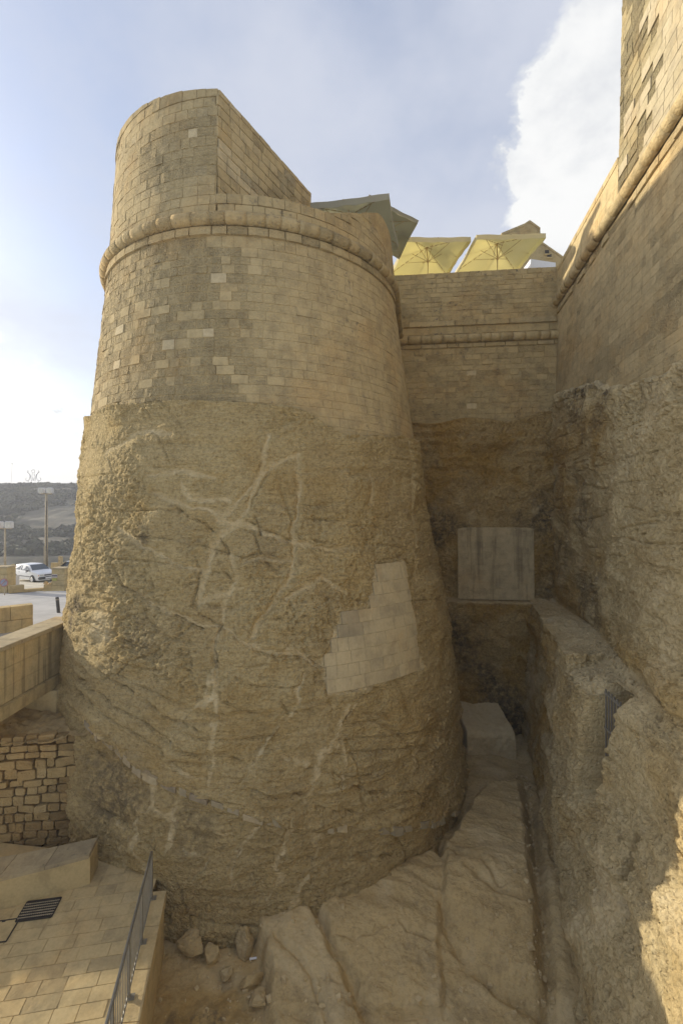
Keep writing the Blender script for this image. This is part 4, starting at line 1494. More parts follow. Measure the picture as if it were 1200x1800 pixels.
# =================================================================== GATE IN THE SLOT
gate = empty('metal_gate', (6.35, 10.75, -6.6))
tag(gate, 'narrow grey metal gate in the slot of the right-hand cliff', 'gate')
for i in range(6):
    MB().box((6.38 + .02 * i, 10.42 + .15 * i, -5.35), (.03, .03, 2.0)).build('bar', M['steel'], gate)
for z in (-4.45, -5.3, -6.25):
    MB().box((6.43, 10.8, z), (.035, .85, .05), rz=-.13).build('rail', M['steel'], gate)

# =================================================================== LEFT: WALKWAY, KERB, RAIL
ZW = -8.8
walk = MB().prism([(-9.5, 4.0), (-3.0, 4.0), (-4.10, 9.2), (-4.45, 10.6), (-5.2, 11.6), (-9.5, 12.2)], -11.0, ZW - .02).build(
    'walkway', M['paver'], attrs={'tone': .35, 'erode': .3})
tag(walk, 'stone paved walkway at the lower left beside the bastion', kind='structure')


def walkway():
    ca, sa = math.cos(R(10)), math.sin(R(10))
    o = np.array([-4.4, 10.0])

    def surf(U, V_, D):
        return np.stack([o[0] + U * ca - V_ * sa, o[1] + U * sa + V_ * ca, ZW - .02 + D], -1)
    out = []
    grate = (-6.68, 10.07)
    hole = (-7.55, 9.55)

    def fn(ua, ub, za, zb):
        uc, zc = (ua + ub) / 2, (za + zb) / 2
        x, y = o[0] + uc * ca - zc * sa, o[1] + uc * sa + zc * ca
        xr = np.interp(y, [4, 9.2, 10.6], [-3.0, -4.10, -4.45]) - .12
        if x > xr: return None
        bench = np.interp(x, [-9, -7.45, -5.98], [9.7, 10.13, 10.75])
        if x < -5.9 and y > bench + .15: return None
        if y > 11.3 or x < -9.2: return None
        t = np.clip(.56 + rng.normal() * .06, .4, .8); e = .05
        if rng.random() < .05: t, e = .3, .4
        if abs(x + 5.2) < .8 and abs(y - 8.55) < .4 and rng.random() < .5: t, e = .22, .4
        return block(ua + .003, ub - .003, za + .003, zb - .003, surf, .012 + rng.normal() * .0015, t, e, bev=.005, jit=.0012, back=.01)
    for b in lay(-5.2, 1.6, -6, 1.6, .30, .34, .66, fn, .05):
        me = py_mesh('paver', b['V'], b['F'], {'tone': b['tone'], 'erode': b['erode']})
        mesh_obj('paver', me, M['paver'], walk)


walkway()
kerb = empty('kerb_wall', (-3.8, 8, -10.4))
tag(kerb, 'pale stone kerb and retaining wall carrying the railing', 'kerb')
ko = [(-4.05, 10.55), (-3.45, 7.73), (-2.70, 4.2)]
ki = [(-4.47, 10.5), (-3.86, 7.65), (-3.1, 4.2)]


def along(line, t):
    d = [0]
    for a, b in zip(line[:-1], line[1:]): d.append(d[-1] + math.dist(a, b))
    s = t * d[-1]
    for k in range(len(line) - 1):
        if s <= d[k + 1] + 1e-9:
            f = (s - d[k]) / (d[k + 1] - d[k])
            return (line[k][0] + f * (line[k + 1][0] - line[k][0]), line[k][1] + f * (line[k + 1][1] - line[k][1]))


for i in range(7):
    t0, t1 = i / 7 + .0015, (i + 1) / 7 - .0015
    q = [along(ki, t0), along(ko, t0), along(ko, t1), along(ki, t1)]
    b = MB().prism(q[::-1], -9.0, ZW + .035 + .004 * (i % 2))
    b.build('coping_slab', M['paver'], kerb, attrs={'tone': random.uniform(.35, .75), 'erode': .25})
MB().prism([(-4.4, 10.45), (-3.2, 4.2), (-2.74, 4.2), (-3.49, 7.72), (-4.09, 10.5)], -11.2, -9.0).build('retaining_face', M['paver'], kerb, attrs={'tone': .45, 'erode': .3})

rail = empty('railing', (-4.0, 8.5, ZW))
tag(rail, 'grey steel railing with vertical bars along the walkway edge', 'railing')
rp = [(-4.30, 10.32), (-3.50, 6.7), (-2.98, 4.2)]
zt = ZW + 1.09
path = [along(rp, t) for t in (0, .55, 1)]
MB().tube([(p[0], p[1], zt) for p in path], .028, 8).build('handrail', M['steel'], rail, True)
MB().tube([(p[0], p[1], ZW + .13) for p in path], .018, 6).build('bottom_rail', M['steel'], rail)
nb = 58
for i in range(nb + 1):
    p = along(rp, i / nb)
    if i % 10 == 0:
        MB().box((p[0], p[1], ZW + .54), (.05, .075, 1.10), rz=.2).build('post', M['steel'], rail)
        MB().box((p[0] + .04, p[1], ZW + .05), (.13, .12, .012), rz=.2).build('base_plate', M['steel'], rail)
    else:
        MB().box((p[0], p[1], ZW + .605), (.014, .014, .95), rz=.2).build('bar', M['steel'], rail)

grate = empty('drain_grate', (-6.68, 10.07, ZW))
tag(grate, 'dark iron drain grate set in the paving by the low bench wall', 'grate')
ca, sa = math.cos(R(10)), math.sin(R(10))


def gp(u, v): return (-6.68 + u * ca - v * sa, 10.07 + u * sa + v * ca)


gw, gd = .70, .50
for (u, v, w, d_) in ((0, -gd / 2, gw, .03), (0, gd / 2, gw, .03), (-gw / 2, 0, .03, gd), (gw / 2, 0, .03, gd)):
    MB().box((*gp(u, v), ZW + .012), (w, d_, .02), rz=R(10)).build('frame', M['iron'], grate)
MB().box((*gp(0, 0), ZW + .001), (gw, gd, .006), rz=R(10)).build('sump_shade', M['dark'], grate)  # dark sheet stands in for the shade of the pit below
for i in range(17):
    MB().box((*gp(-gw / 2 + .04 + i * (gw - .08) / 16, 0), ZW + .014), (.012, gd, .016), rz=R(10)).build('bar', M['iron'], grate)
for j in range(6):
    MB().box((*gp(0, -gd / 2 + .07 + j * .072), ZW + .016), (gw, .016, .016), rz=R(10)).build('cross_bar', M['pole'], grate)

cover = empty('manhole_cover', (-7.35, 9.5, ZW))
tag(cover, 'stone filled manhole cover with thin dark metal frame at the left edge', 'manhole')
cc = (-7.30, 9.52)


def cp(u, v): return (cc[0] + u * ca - v * sa, cc[1] + u * sa + v * ca)


for (u, v, w, d_) in ((0, -.27, .8, .02), (0, .27, .8, .02), (-.4, 0, .02, .54), (.4, 0, .02, .54)):
    MB().box((*cp(u, v), ZW + .006), (w, d_, .012), rz=R(10)).build('frame', M['iron'], cover)
for (u, v) in ((.1, .25), (.05, -.25)):
    MB().box((*cp(u, v), ZW + .008), (.07, .05, .012), rz=R(10)).build('lifting_slot', M['iron'], cover)
MB().box((*cp(0, 0), ZW + .003), (.76, .5, .008), rz=R(10)).build('cover_plate', M['paver'], cover, attrs={'tone': .6, 'erode': .05})

# low bench wall
bench = empty('bench_wall', (-7.2, 10.6, ZW))
tag(bench, 'low cream rendered bench wall with worn grey coping', 'wall')
bf = [(-9.3, 9.62), (-7.45, 10.13), (-5.95, 10.78)]
bb = [(-9.3, 10.35), (-7.6, 10.78), (-6.05, 11.32)]
MB().prism([bf[0], bf[1], bf[2], bb[2], bb[1], bb[0]], ZW - .1, ZW + .62).build('wall_face', M['cream'], bench, attrs={'tone': .55, 'erode': .02})
for i in range(4):
    t0, t1 = i / 4 + .002, (i + 1) / 4 - .002
    of = lambda p, k: (p[0], p[1] - k)
    q = [of(along(bf, t0), .04), of(along(bf, t1), .04), along(bb, t1), along(bb, t0)]
    MB().prism(q, ZW + .62, ZW + .70 + .003 * (i % 2)).build('coping_slab', M['coping'], bench, attrs={'tone': random.uniform(.2, .45), 'erode': .3})
MB().box((-8.45, 9.55, ZW + .28), (.3, .9, .56), rz=R(20)).build('end_pier', M['cream'], bench, attrs={'tone': .5, 'erode': .02})

# dry stone wall under the bridge
dry = empty('dry_stone_wall', (-8.4, 12.4, -9.2))
tag(dry, 'dry stone wall of rough squared field stones below the bridge', 'wall')


def dry_wall():
    D0, D1 = np.array([-10.6, 12.05]), np.array([-7.05, 12.5])
    dd = (D1 - D0); L = float(np.linalg.norm(dd)); dd /= L
    nn = np.array([dd[1], -dd[0]])

    def surf(U, Z, D):
        return np.stack([D0[0] + dd[0] * U + nn[0] * D, D0[1] + dd[1] * U + nn[1] * D, Z + 0 * U], -1)
    U, Z = np.meshgrid([0, L], [-9.6, -6.15], indexing='ij')
    mesh_obj('wall_core', grid_mesh('wall_core', surf(U, Z, 0 * U - .08), {'tone': .2, 'erode': .2}), M['gap'], dry)
    z = -9.45
    course = 0
    while z < -6.25:
        h = rng.uniform(.17, .31)
        u = .0 - rng.random() * .3
        while u < L:
            w = rng.uniform(.2, .55)
            # each stone an irregular rounded polygon
            k = 8
            cx, cz = u + w / 2, z + h / 2 + rng.normal() * .008
            cw, ch = w / 2 - .006, h / 2 - .005
            pu, pz = [], []
            for (sx_, sz_) in ((1, -1), (1, 1), (-1, 1), (-1, -1)):
                jx, jz = cx + sx_ * cw * (1 - abs(rng.normal()) * .07), cz + sz_ * ch * (1 - abs(rng.normal()) * .10)
                c1_, c2_ = rng.uniform(.06, .34, 2)
                e1 = (jx - sx_ * cw * c1_, jz); e2 = (jx, jz - sz_ * ch * c2_)
                for e_ in ((e1, e2) if sx_ * sz_ > 0 else (e2, e1))[::1]:
                    pu.append(e_[0]); pz.append(e_[1])
            pu, pz = np.array(pu), np.array(pz)
            ang = np.argsort(np.arctan2((pz - cz) / ch, (pu - cx) / cw))
            pu, pz = pu[ang], pz[ang]
            tilt = rng.normal() * .06
            pz = pz + (pu - cx) * tilt
            dep = rng.uniform(.04, .13)
            rings = [(1.0, -.10), (1.0, dep * .72), (.95, dep), (.5, dep + rng.uniform(-.006, .01))]
            V = []
            for (s, d0) in rings:
                V.append(surf(cx + (pu - cx) * s, cz + (pz - cz) * s, d0 + rng.normal(size=k) * .007))
            V = np.concatenate(V)
            Fc = []
            for r_ in range(3):
                for j in range(k):
                    Fc.append((r_ * k + j, r_ * k + (j + 1) % k, (r_ + 1) * k + (j + 1) % k, (r_ + 1) * k + j))
            Fc.append(tuple(3 * k + j for j in range(k)))
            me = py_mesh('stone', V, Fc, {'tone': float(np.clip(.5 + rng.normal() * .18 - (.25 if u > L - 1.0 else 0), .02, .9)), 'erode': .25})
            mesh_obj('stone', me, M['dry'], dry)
            u += w
        z += h
    # rubble fill in the last gap to the rock


dry_wall()
# earth behind the dry stone wall
n = 140
xs = np.linspace(-11, -6.2, n); ys = np.linspace(12.1, 15.0, n)
Xg, Yg = np.meshgrid(xs, ys, indexing='ij')
pg = np.stack([Xg, Yg, 0 * Xg], -1)
Zg = -6.17 + .10 * (Yg - 12.1) + .12 * fbm(pg, 1.4, 5, .6) + .25 * sstep(Xg, -8.0, -7.0)
o = mesh_obj('earth_bank', grid_mesh('earth_bank', np.stack([Xg, Yg, Zg], -1)), M['soil'])
tag(o, 'dry earth bank on top of the dry stone wall', kind='structure')

# =================================================================== BRIDGE
bridge = empty('stone_bridge', (-10, 8, -5.4))
tag(bridge, 'cream stone bridge with streaked parapet running into the left of the bastion', 'bridge')
XB = -8.8
y = -1.0
k = 0
while y < 15.2:
    L = random.uniform(1.0, 1.5)
    y1 = min(y + L, 15.25)
    MB().box((XB - .37, (y + y1) / 2, -3.56), (.80, y1 - y - .008, .12), bev=.012).build('coping_slab', M['coping'], bridge, attrs={'tone': random.uniform(.55, .8), 'erode': .15})
    z = -3.62
    for hh in (.50, .50, .42):
        off = random.uniform(.3, .7) * (y1 - y)
        for (a, b) in ((y, y + off), (y + off, y1)):
            MB().box((XB - .19, (a + b) / 2, z - hh / 2), (.30, b - a - .006, hh - .006), bev=.005).build('face_block', M['streaky'], bridge, attrs={'tone': random.uniform(.45, .62), 'erode': .03})
        z -= hh
    y = y1
MB().box((XB - .40, 7.1, -4.33), (.66, 16.4, 1.40)).build('parapet_core', M['cream'], bridge, attrs={'tone': .4, 'erode': .05})
MB().prism([(XB + .07, -1), (XB + .07, 15.3), (XB - 3.6, 15.3), (XB - 3.6, -1)], -5.38, -5.05).build('deck_edge', M['cream'], bridge, attrs={'tone': .6, 'erode': .03})
MB().box((XB - 2.0, 7.1, -4.9), (2.6, 16.3, .6)).build('deck', M['asphalt'], bridge)
MB().prism([(-12.5, 13.75), (-8.6, 13.75), (-7.6, 15.0), (-7.6, 18), (-12.5, 18)], -6.6, -5.40).build('abutment', M['cream'], bridge, attrs={'tone': .35, 'erode': .05})

# =================================================================== STREET LEVEL
def zroad(Y): return -4.4 - (Y - 15) * .0565


def sheet(name, poly, mat, dz, label, n=1):
    V = [(x, y, zroad(y) + dz) for x, y in poly]
    o = mesh_obj(name, py_mesh(name, V, [tuple(range(len(V)))]), mat)
    return tag(o, label, kind='structure')


sheet('road', [(-40, 14.5), (-9.6, 14.5), (-8.5, 20), (-9, 31.0), (-40, 28.2)], M['asphalt'], 0.0, 'pale concrete road behind the bridge')
# the side strip
sheet('pavement', [(-40, 20.0), (-17.5, 22.0), (-18.6, 23.4), (-40, 21.6)], M['asphalt'], 0.12, 'darker paved strip beside the road')
sheet('car_park', [(-45, 28.1), (-9, 31.0), (-6, 50), (-60, 50)], M['lot'], 0.004, 'beige gravel car park')

# land to the horizon and the hill
def land():
    ys = np.concatenate([np.linspace(49.5, 120, 30)[:-1], np.linspace(120, 300, 140)[:-1], np.linspace(300, 560, 20)])
    xs = np.concatenate([np.linspace(-560, -260, 30)[:-1], np.linspace(-260, -60, 160), np.linspace(-60, 420, 40)[1:]])
    X, Y = np.meshgrid(xs, ys, indexing='ij')
    p = np.stack([X * .01, Y * .01, 0 * X], -1)
    base = np.interp(Y, [49.5, 60, 120, 160, 255, 285, 420, 560], [-6.45, -9, -16, -9, 15.2, 16.2, 10, 0])
    k = np.exp(-((X + 190) / 420) ** 2)
    Z = base * np.where(Y > 130, k, 1) + (fbm(p, 3.0, 3) * 1.2 + fbm(p, 14, 3) * .5) * sstep(Y, 60, 140)
    # terraces
    tz = np.where((Y > 130) & (Y < 250), .8 * np.sin(Z * 1.2), 0)
    Z = Z + tz * .5
    return xs, ys, X, Y, Z


LX, LY, LXX, LYY, LZZ = land()
m, t, bs = new_mat('dry scrub hillside')
pos = t.n('ShaderNodeNewGeometry').outputs['Position']
n1 = t.noise(pos, .03, 8, .7, 1.0); n2 = t.noise(pos, .22, 7, .7)
c = t.mix(t.smooth(n1, .42, .6), (0.11, 0.095, 0.06), (0.075, 0.075, 0.05))
c = t.mix(t.smooth(n2, .5, .68), c, (0.19, 0.16, 0.10))
t.put(bs, 'Base_Color', c)
bs.inputs['Roughness'].default_value = 1
M['hill'] = m
hill = mesh_obj('hill', grid_mesh('hill', np.stack([LXX, LYY, LZZ], -1)), M['hill'])
tag(hill, 'scrub covered hill and valley beyond the car park', kind='structure')


def land_z(x, y):
    i = int(np.clip(np.searchsorted(LX, x), 0, len(LX) - 1)); j = int(np.clip(np.searchsorted(LY, y), 0, len(LY) - 1))
    return float(LZZ[i, j])


m, t, bs = new_mat('hillside scrub')
pos = t.n('ShaderNodeNewGeometry').outputs['Position']
c = t.mix(t.smooth(t.noise(pos, .09, 5), .35, .65), (0.03, 0.036, 0.022), (0.11, 0.11, 0.06))
t.put(bs, 'Base_Color', c)
bs.inputs['Roughness'].default_value = 1
M['scrub'] = m


def scrub():
    V, Fc = [], []
    r = np.random.default_rng(8)
    o = 0
    pts = []
    for _ in range(8200):
        y = r.uniform(135, 275); x = -y * r.uniform(.42, .86)
        dens = perlin(np.array([x * .03, y * .045, 4.0]))
        if dens + r.normal() * .12 < .06 and not (y > 245): continue
        pts.append((x, y))
    for (x, y) in pts:
        z = land_z(x, y)
        s = r.uniform(.5, 1.9) * (1.3 if y < 235 else 1.0) * (1 + .6 * max(0, float(perlin(np.array([x * .05, y * .05, 9.])))))
        # a clump of leaf-sized faces, thrown through the crown
        nf = 16
        c = r.normal(size=(nf, 3)); c /= np.linalg.norm(c, axis=1, keepdims=True)
        c *= (r.random((nf, 1)) ** .4) * np.array([s, s, s * .7])
        c[:, 2] = np.abs(c[:, 2])
        a = r.normal(size=(nf, 3)); a /= np.linalg.norm(a, axis=1, keepdims=True)
        b = np.cross(a, r.normal(size=(nf, 3))); b /= np.linalg.norm(b, axis=1, keepdims=True)
        q = s * .42
        P = np.array([x, y, z]) + np.stack([c - a * q, c + b * q * .8, c + a * q, c - b * q * .8], 1)
        V.append(P.reshape(-1, 3))
        Fc += [(o + 4 * i, o + 4 * i + 1, o + 4 * i + 2, o + 4 * i + 3) for i in range(nf)]
        o += 4 * nf
    V = np.concatenate(V)
    me = bpy.data.meshes.new('scrub')
    me.from_pydata(V.tolist(), [], Fc)
    me.update()
    ob = mesh_obj('scrub', me, M['scrub'])
    tag(ob, 'dark evergreen scrub covering the distant hillside', kind='stuff')


scrub()


# gate pillars and low walls
def block_wall(name, p0, p1, z0, z1, th, label, cat='wall', h=.42, cap=0.0, mat='cream'):
    e = empty(name, ((p0[0] + p1[0]) / 2, (p0[1] + p1[1]) / 2, z0)); tag(e, label, cat)
    L = math.dist(p0, p1); a = math.atan2(p1[1] - p0[1], p1[0] - p0[0])
    rows = max(1, round((z1 - z0) / h)); hh = (z1 - z0) / rows
    for r_ in range(rows):
        nblk = max(1, round(L / .75)); w = L / nblk
        s = [i * w for i in range(nblk + 1)]
        if r_ % 2 and nblk > 1: s = [0] + [(i + .5) * w for i in range(nblk)] + [L]
        for a0, a1 in zip(s[:-1], s[1:]):
            mid = (a0 + a1) / 2
            MB().box((p0[0] + math.cos(a) * mid, p0[1] + math.sin(a) * mid, z0 + (r_ + .5) * hh), (a1 - a0 - .012, th, hh - .012), rz=a, bev=.01).build(
                'stone', M[mat], e, attrs={'tone': random.uniform(.45, .75), 'erode': .05})
    if cap:
        MB().box(((p0[0] + p1[0]) / 2, (p0[1] + p1[1]) / 2, z1 + .05), (L + cap, th + cap, .1), rz=a, bev=.015).build('cap', M['coping'], e, attrs={'tone': .7, 'erode': .05})
    return e


def G0(px, py):
    """ground point on the sloping street for a pixel"""
    k = (900 - py) / F
    Y = (-4.4 + 15 * .0565) / (k + .0565)
    return Vector(((px - 600) / F * Y, Y, zroad(Y)))


g = G0(103, 1039)
pil = block_wall('gate_pillar', (g.x - .42, g.y + .35), (g.x + .42, g.y + .35), g.z, g.z + 1.45, .8, 'square stone gate pillar with notices beside the white car', 'pillar', .36, .08)
MB().box((g.x - .20, g.y - .075, g.z + 1.02), (.36, .02, .20)).build('notice', M['signback'], pil)
MB().box((g.x - .20, g.y - .088, g.z + 1.03), (.34, .008, .09)).build('notice_print', M['signdark'], pil)
MB().box((g.x - .20, g.y - .075, g.z + .78), (.27, .02, .14)).build('notice', M['signlime'], pil)
g2 = G0(-2, 1042)
block_wall('gate_pillar', (g2.x - .3, g2.y + .3), (g2.x + .62, g2.y + .3), g2.z, g2.z + 1.6, .8, 'stone gate pillar at the left edge behind the round sign', 'pillar', .4, .08)
w1, w2 = G0(16, 1043), G0(42, 1041)
block_wall('low_wall', (w1.x, w1.y), (w2.x, w2.y), w1.z, w1.z + .48, .35, 'low stone wall stub below the green topped bin', 'wall', .24)
w3, w4 = G0(42, 1041), G0(78, 1039)
block_wall('low_wall', (w3.x + .02, w3.y), (w4.x, w4.y), w3.z, w3.z + .2, .35, 'single course of kerb stones in front of the white car', 'wall', .2)
w5, w6 = G0(78.5, 1039), G0(93, 1038.5)
block_wall('low_wall', (w5.x, w5.y), (w6.x, w6.y), w5.z, w5.z + .46, .4, 'short low wall butting the notice pillar on its left', 'wall', .46)
# stones heaped on the short wall
for i, (dx, dz, s, lab) in enumerate([(.1, .62, .32, 'white stone on the left of the short wall by the pillar'), (.42, .56, .25, 'white stone on the right of the short wall by the pillar')]):
    o = boulder('loose_stone', (w5.x + dx, w5.y, w5.z + dz - .05), (s, s * .9, s * .7), 70 + i, mat='paver')
    tag(o, lab, 'stone', 'white stones on the short wall')
c1, c2 = G0(8, 1014), G0(32, 1012)
block_wall('boundary_wall', (c1.x, 42.5), (c2.x - .5, 42.5), zroad(42.5), zroad(42.5) + 1.1, .3, 'cream boundary wall left of the white car', 'wall', .55)
c3, c4 = at(85, 1000, 42.5), at(126, 1000, 43)
block_wall('boundary_wall', (c3.x, 43), (c4.x + 1, 43.4), zroad(43), zroad(43) + 1.2, .3, 'cream boundary wall behind the notice pillar', 'wall', .6)
p = at(107, 1000, 42)
MB().box((p.x, 42, zroad(42) + .9), (.28, .28, 1.9), bev=.02).build('timber_post', M['wood'])
tag(bpy.data.objects['timber_post'], 'pale timber post behind the notice pillar', 'post')

# crate-like bin with a green lid
p = at(24, 1020, 31.5)
b_ = empty('bin', (p.x, 31.5, zroad(31.5))); tag(b_, 'dark bin with green lid on the low wall stub', 'bin')
MB().box((p.x, 31.5, zroad(31.5) + .55), (.46, .4, .62), bev=.03).build('body', M['trim'], b_)
MB().box((p.x, 31.5, zroad(31.5) + .89), (.52, .46, .06), bev=.015).build('lid', M['green'], b_)
for s in (-1, 1):
    MB().box((p.x + s * .25, 31.5, zroad(31.5) + .5), (.04, .42, .9)).build('side_frame', M['signback'], b_)

# round no-parking sign
p = G0(8.5, 1046)
s_ = empty('road_sign', (p.x, p.y, p.z)); tag(s_, 'faded round road sign with red ring on a thin pole', 'sign')
MB().tube([(p.x, p.y, p.z), (p.x, p.y, p.z + 1.15)], .03, 8).build('post', M['pole'], s_)
cz = p.z + .78
MB().lathe([(.26, .0), (.26, .02)], (p.x, p.y - .06, cz), 24, 'Y').build('ring', M['signred'], s_)
MB().lathe([(.20, .0), (.20, .02)], (p.x, p.y - .072, cz), 24, 'Y').build('disc', M['signblue'], s_)
a = MB(); a.box((0, 0, 0), (.05, .01, .40)); V = [(v[0] * .7 + v[2] * .7, v[1], -v[0] * .7 + v[2] * .7) for v in a.V]
a.V = [(p.x + v[0], p.y - .085 + v[1] * .5, cz + v[2]) for v in V]
a.build('slash', M['signred'], s_)

# bollard
p = G0(103.5, 1077)
bo = empty('bollard', (p.x, p.y, p.z)); tag(bo, 'short dark leaning bollard behind the bridge parapet', 'bollard')
a = MB().lathe([(.075, 0), (.075, .72), (.06, .75)], (0, 0, 0), 14)
a.V = [(p.x + v[0] - .10 * v[2], p.y + v[1], p.z + v[2]) for v in a.V]
a.build('post', M['trim'], bo)
a = MB().lathe([(.08, .60), (.08, .66)], (0, 0, 0), 14)
a.V = [(p.x + v[0] - .10 * v[2], p.y + v[1], p.z + v[2]) for v in a.V]
a.build('band', M['steel'], bo)

# low wall on the far side of the road
block_wall('parapet_wall', (-14.2, 15.9), (-12.0, 17.7), zroad(17) - .6, -3.56, .45, 'low ochre stone parapet across the bridge deck', 'wall', .5, .0, 'cream')


# lamp posts
def lamp_post(px, top_y, base_y, Y, r, label, wood=False):
    p = at(px, base_y, Y); zb = zroad(Y); zt_ = (900 - top_y) / F * Y
    e = empty('lamp_post', (p.x, Y, zb)); tag(e, label, 'lamp post', 'floodlight poles in the car park')
    MB().lathe([(r, 0), (r * .9, (zt_ - zb) * .5), (r * .7, zt_ - zb - .25)], (p.x, Y, zb), 10).build('pole', M['pole'], e, True)
    MB().box((p.x, Y, zt_ - .30), (1.0, .07, .07)).build('cross_arm', M['pole'], e)
    for s in (-1, 1):
        f = MB().box((p.x + s * .36, Y - .08, zt_ - .02), (.46, .30, .50), bev=.05).build('floodlight', M['signback'], e)
        MB().box((p.x + s * .36, Y - .242, zt_ - .02), (.36, .012, .40), bev=.004).build('lens', M['lamp'], f)
    if wood:
        MB().tube([(p.x + .1 + .04 * math.sin(i), Y - r, zb + (zt_ - zb) * i / 8) for i in range(8)], .03, 6).build('cable', M['trim'], e)
        MB().box((p.x - .12, Y, zb + 1.4), (.14, .14, 2.8)).build('splice_post', M['pole'], e)


lamp_post(82, 862, 1013, 40.0, .13, 'tall tan lamp post with twin floodlights behind the white car', True)
lamp_post(9.5, 922, 1040, 33.0, .075, 'shorter thin lamp post with twin floodlights at the left edge')


# cars
def car(loc, yaw, paint, label, estate=False):
    e = empty('parked_car', loc, yaw); tag(e, label, 'car', 'cars in the car park')
    L = 3.75 if not estate else 4.4
    H = 1.40 if not estate else 1.55
    W = .80
    x0, x1 = -L / 2, L / 2
    # stations: x, half width, belt z, roof half width, roof z
    hood = x1 - 1.0
    st = [(x0, .66, .78, .60, .80), (x0 + .06, .74, .88, .64, .92), (x0 + .42, .80, .92, .58, H - .10), (x0 + .85, .81, .92, .60, H), (x0 + 1.7, .81, .90, .60, H + .01),
          (hood - .55, .81, .89, .58, H - .05), (hood + .12, .80, .90, .70, .93), (x1 - .45, .78, .84, .68, .87), (x1 - .08, .70, .70, .60, .76), (x1, .64, .62, .56, .64)]
    V, Fc = [], []
    for (x, w, zb, wr, zr) in st:
        V += [(x, -w * .94, .22), (x, -w, .45), (x, -w, zb), (x, -wr, zr), (x, -wr * .5, zr + .025), (x, wr * .5, zr + .025), (x, wr, zr), (x, w, zb), (x, w, .45), (x, w * .94, .22)]
    n = 10
    for i in range(len(st) - 1):
        for k in range(n):
            j = (k + 1) % n
            Fc.append((i * n + k, (i + 1) * n + k, (i + 1) * n + j, i * n + j))
    Fc.append(tuple(range(n)))
    Fc.append(tuple((len(st) - 1) * n + k for k in range(n - 1, -1, -1)))
    me = py_mesh('body', V, Fc, smooth=True)
    me.set_sharp_from_angle(angle=R(28))
    body = mesh_obj('body', me, paint, e, True)

    def side(xa, xb, s, za=.93, ztop=None):
        q = []
        for x, lo in ((xa, 1), (xb, 1), (xb, 0), (xa, 0)):
            w = np.interp(x, [a[0] for a in st], [a[1] for a in st]); zb = np.interp(x, [a[0] for a in st], [a[2] for a in st])
            wr = np.interp(x, [a[0] for a in st], [a[3] for a in st]); zr = np.interp(x, [a[0] for a in st], [a[4] for a in st])
            f = .12 if lo else .86
            q.append((x, s * (w * (1 - f) + wr * f + .008), zb * (1 - f) + zr * f))
        return q
    for s in (-1, 1):
        for (xa, xb) in ((x0 + .55, x0 + 1.30), (x0 + 1.38, hood - .50)):
            q = side(xa, xb, s)
            mesh_obj('side_window', py_mesh('side_window', q, [(0, 1, 2, 3) if s < 0 else (3, 2, 1, 0)]), M['glass'], e, True)
        q = side(hood - .46, hood + .0, s)
        mesh_obj('side_window', py_mesh('side_window', [q[0], q[1], q[3]], [(0, 1, 2) if s < 0 else (2, 1, 0)]), M['glass'], e, True)
        MB().box((hood - .25, s * .90, .95), (.10, .16, .12), bev=.02).build('mirror', M['trim'], e, local=True)
        MB().box((x0 + 1.25, s * .818, .80), (.14, .02, .03)).build('door_handle', M['trim'], e, local=True)
        MB().box((x0 + 2.2, s * .818, .80), (.14, .02, .03)).build('door_handle', M['trim'], e, local=True)
        MB().box((0, s * .815, .50), (1.7, .02, .05)).build('side_trim', M['trim'], e, local=True)
        MB().box((x1 - .05, s * .46, .63), (.10, .30, .13), bev=.02).build('headlight', M['lamp'], e, local=True)
        MB().box((x1 - .10, s * .645, .63), (.12, .10, .12), bev=.02).build('indicator', M['orange'], e, local=True)
        for xw in (x0 + .62, x1 - .72):
            a = MB().lathe([(.19, -.085), (.275, -.085), (.285, -.05), (.285, .05), (.275, .085), (.19, .085)], (xw, s * .74, .285), 22, 'Y')
            wh = a.build('wheel', M['rubber'], e, local=True)
            MB().lathe([(.17, 0), (.185, .012), (.06, .03)], (xw, s * (.74 + .085) if s > 0 else s * .74 - .085 - .03, .285), 18, 'Y').build('rim', M['alloy'], wh, local=True)
            MB().lathe([(.33, -.01), (.33, .01)], (xw, s * .803, .32), 22, 'Y').build('wheel_arch', M['trim'], e, local=True)
    # windscreen and rear window
    f0, f1 = .10, .90
    for (xa, wa, za, xb, wb, zb_, nm) in ((hood + .05, .68, .965, hood - .50, .545, H - .055, 'windscreen'), (x0 + .10, .60, 1.0, x0 + .40, .54, H - .10, 'rear_window')):
        s = 1 if nm == 'windscreen' else -1
        q = [(xa + s * .02, -wa, za + .03), (xa + s * .02, wa, za + .03), (xb + s * .02, wb, zb_ + .045), (xb + s * .02, -wb, zb_ + .045)]
        mesh_obj(nm, py_mesh(nm, q, [(0, 1, 2, 3)]), M['glass'], e, True)
    MB().box((x1 - .02, 0, .40), (.22, 1.40, .22), bev=.05).build('front_bumper', M['trim'], e, local=True)
    MB().box((x0 + .02, 0, .42), (.22, 1.42, .22), bev=.05).build('rear_bumper', M['trim'], e, local=True)
    MB().box((x1 + .01, 0, .63), (.04, .56, .10)).build('grille', M['trim'], e, local=True)
    MB().box((x1 + .10, 0, .40), (.012, .50, .11)).build('number_plate', M['white'], e, local=True)
    return e


pc = G0(63, 1021)
car((pc.x - .1, pc.y, pc.z), R(-27), M['carwhite'], 'small white five door hatchback parked beside the gate pillar')
pc = at(133, 1012, 40)
car((pc.x, 40, zroad(40)), R(-150), M['carblack'], 'black car parked half hidden behind the bastion edge', True)

# festive light frame and mast on the hill
def tubes(name, curves, r, mat, label, cat, base):
    e = empty(name, base); tag(e, label, cat)
    for c in curves:
        MB().tube(c, r * 1.9, 6).build('scroll', mat, e)
    return e


YH = 262.0


def hp(px, py): return at(px, py, YH)


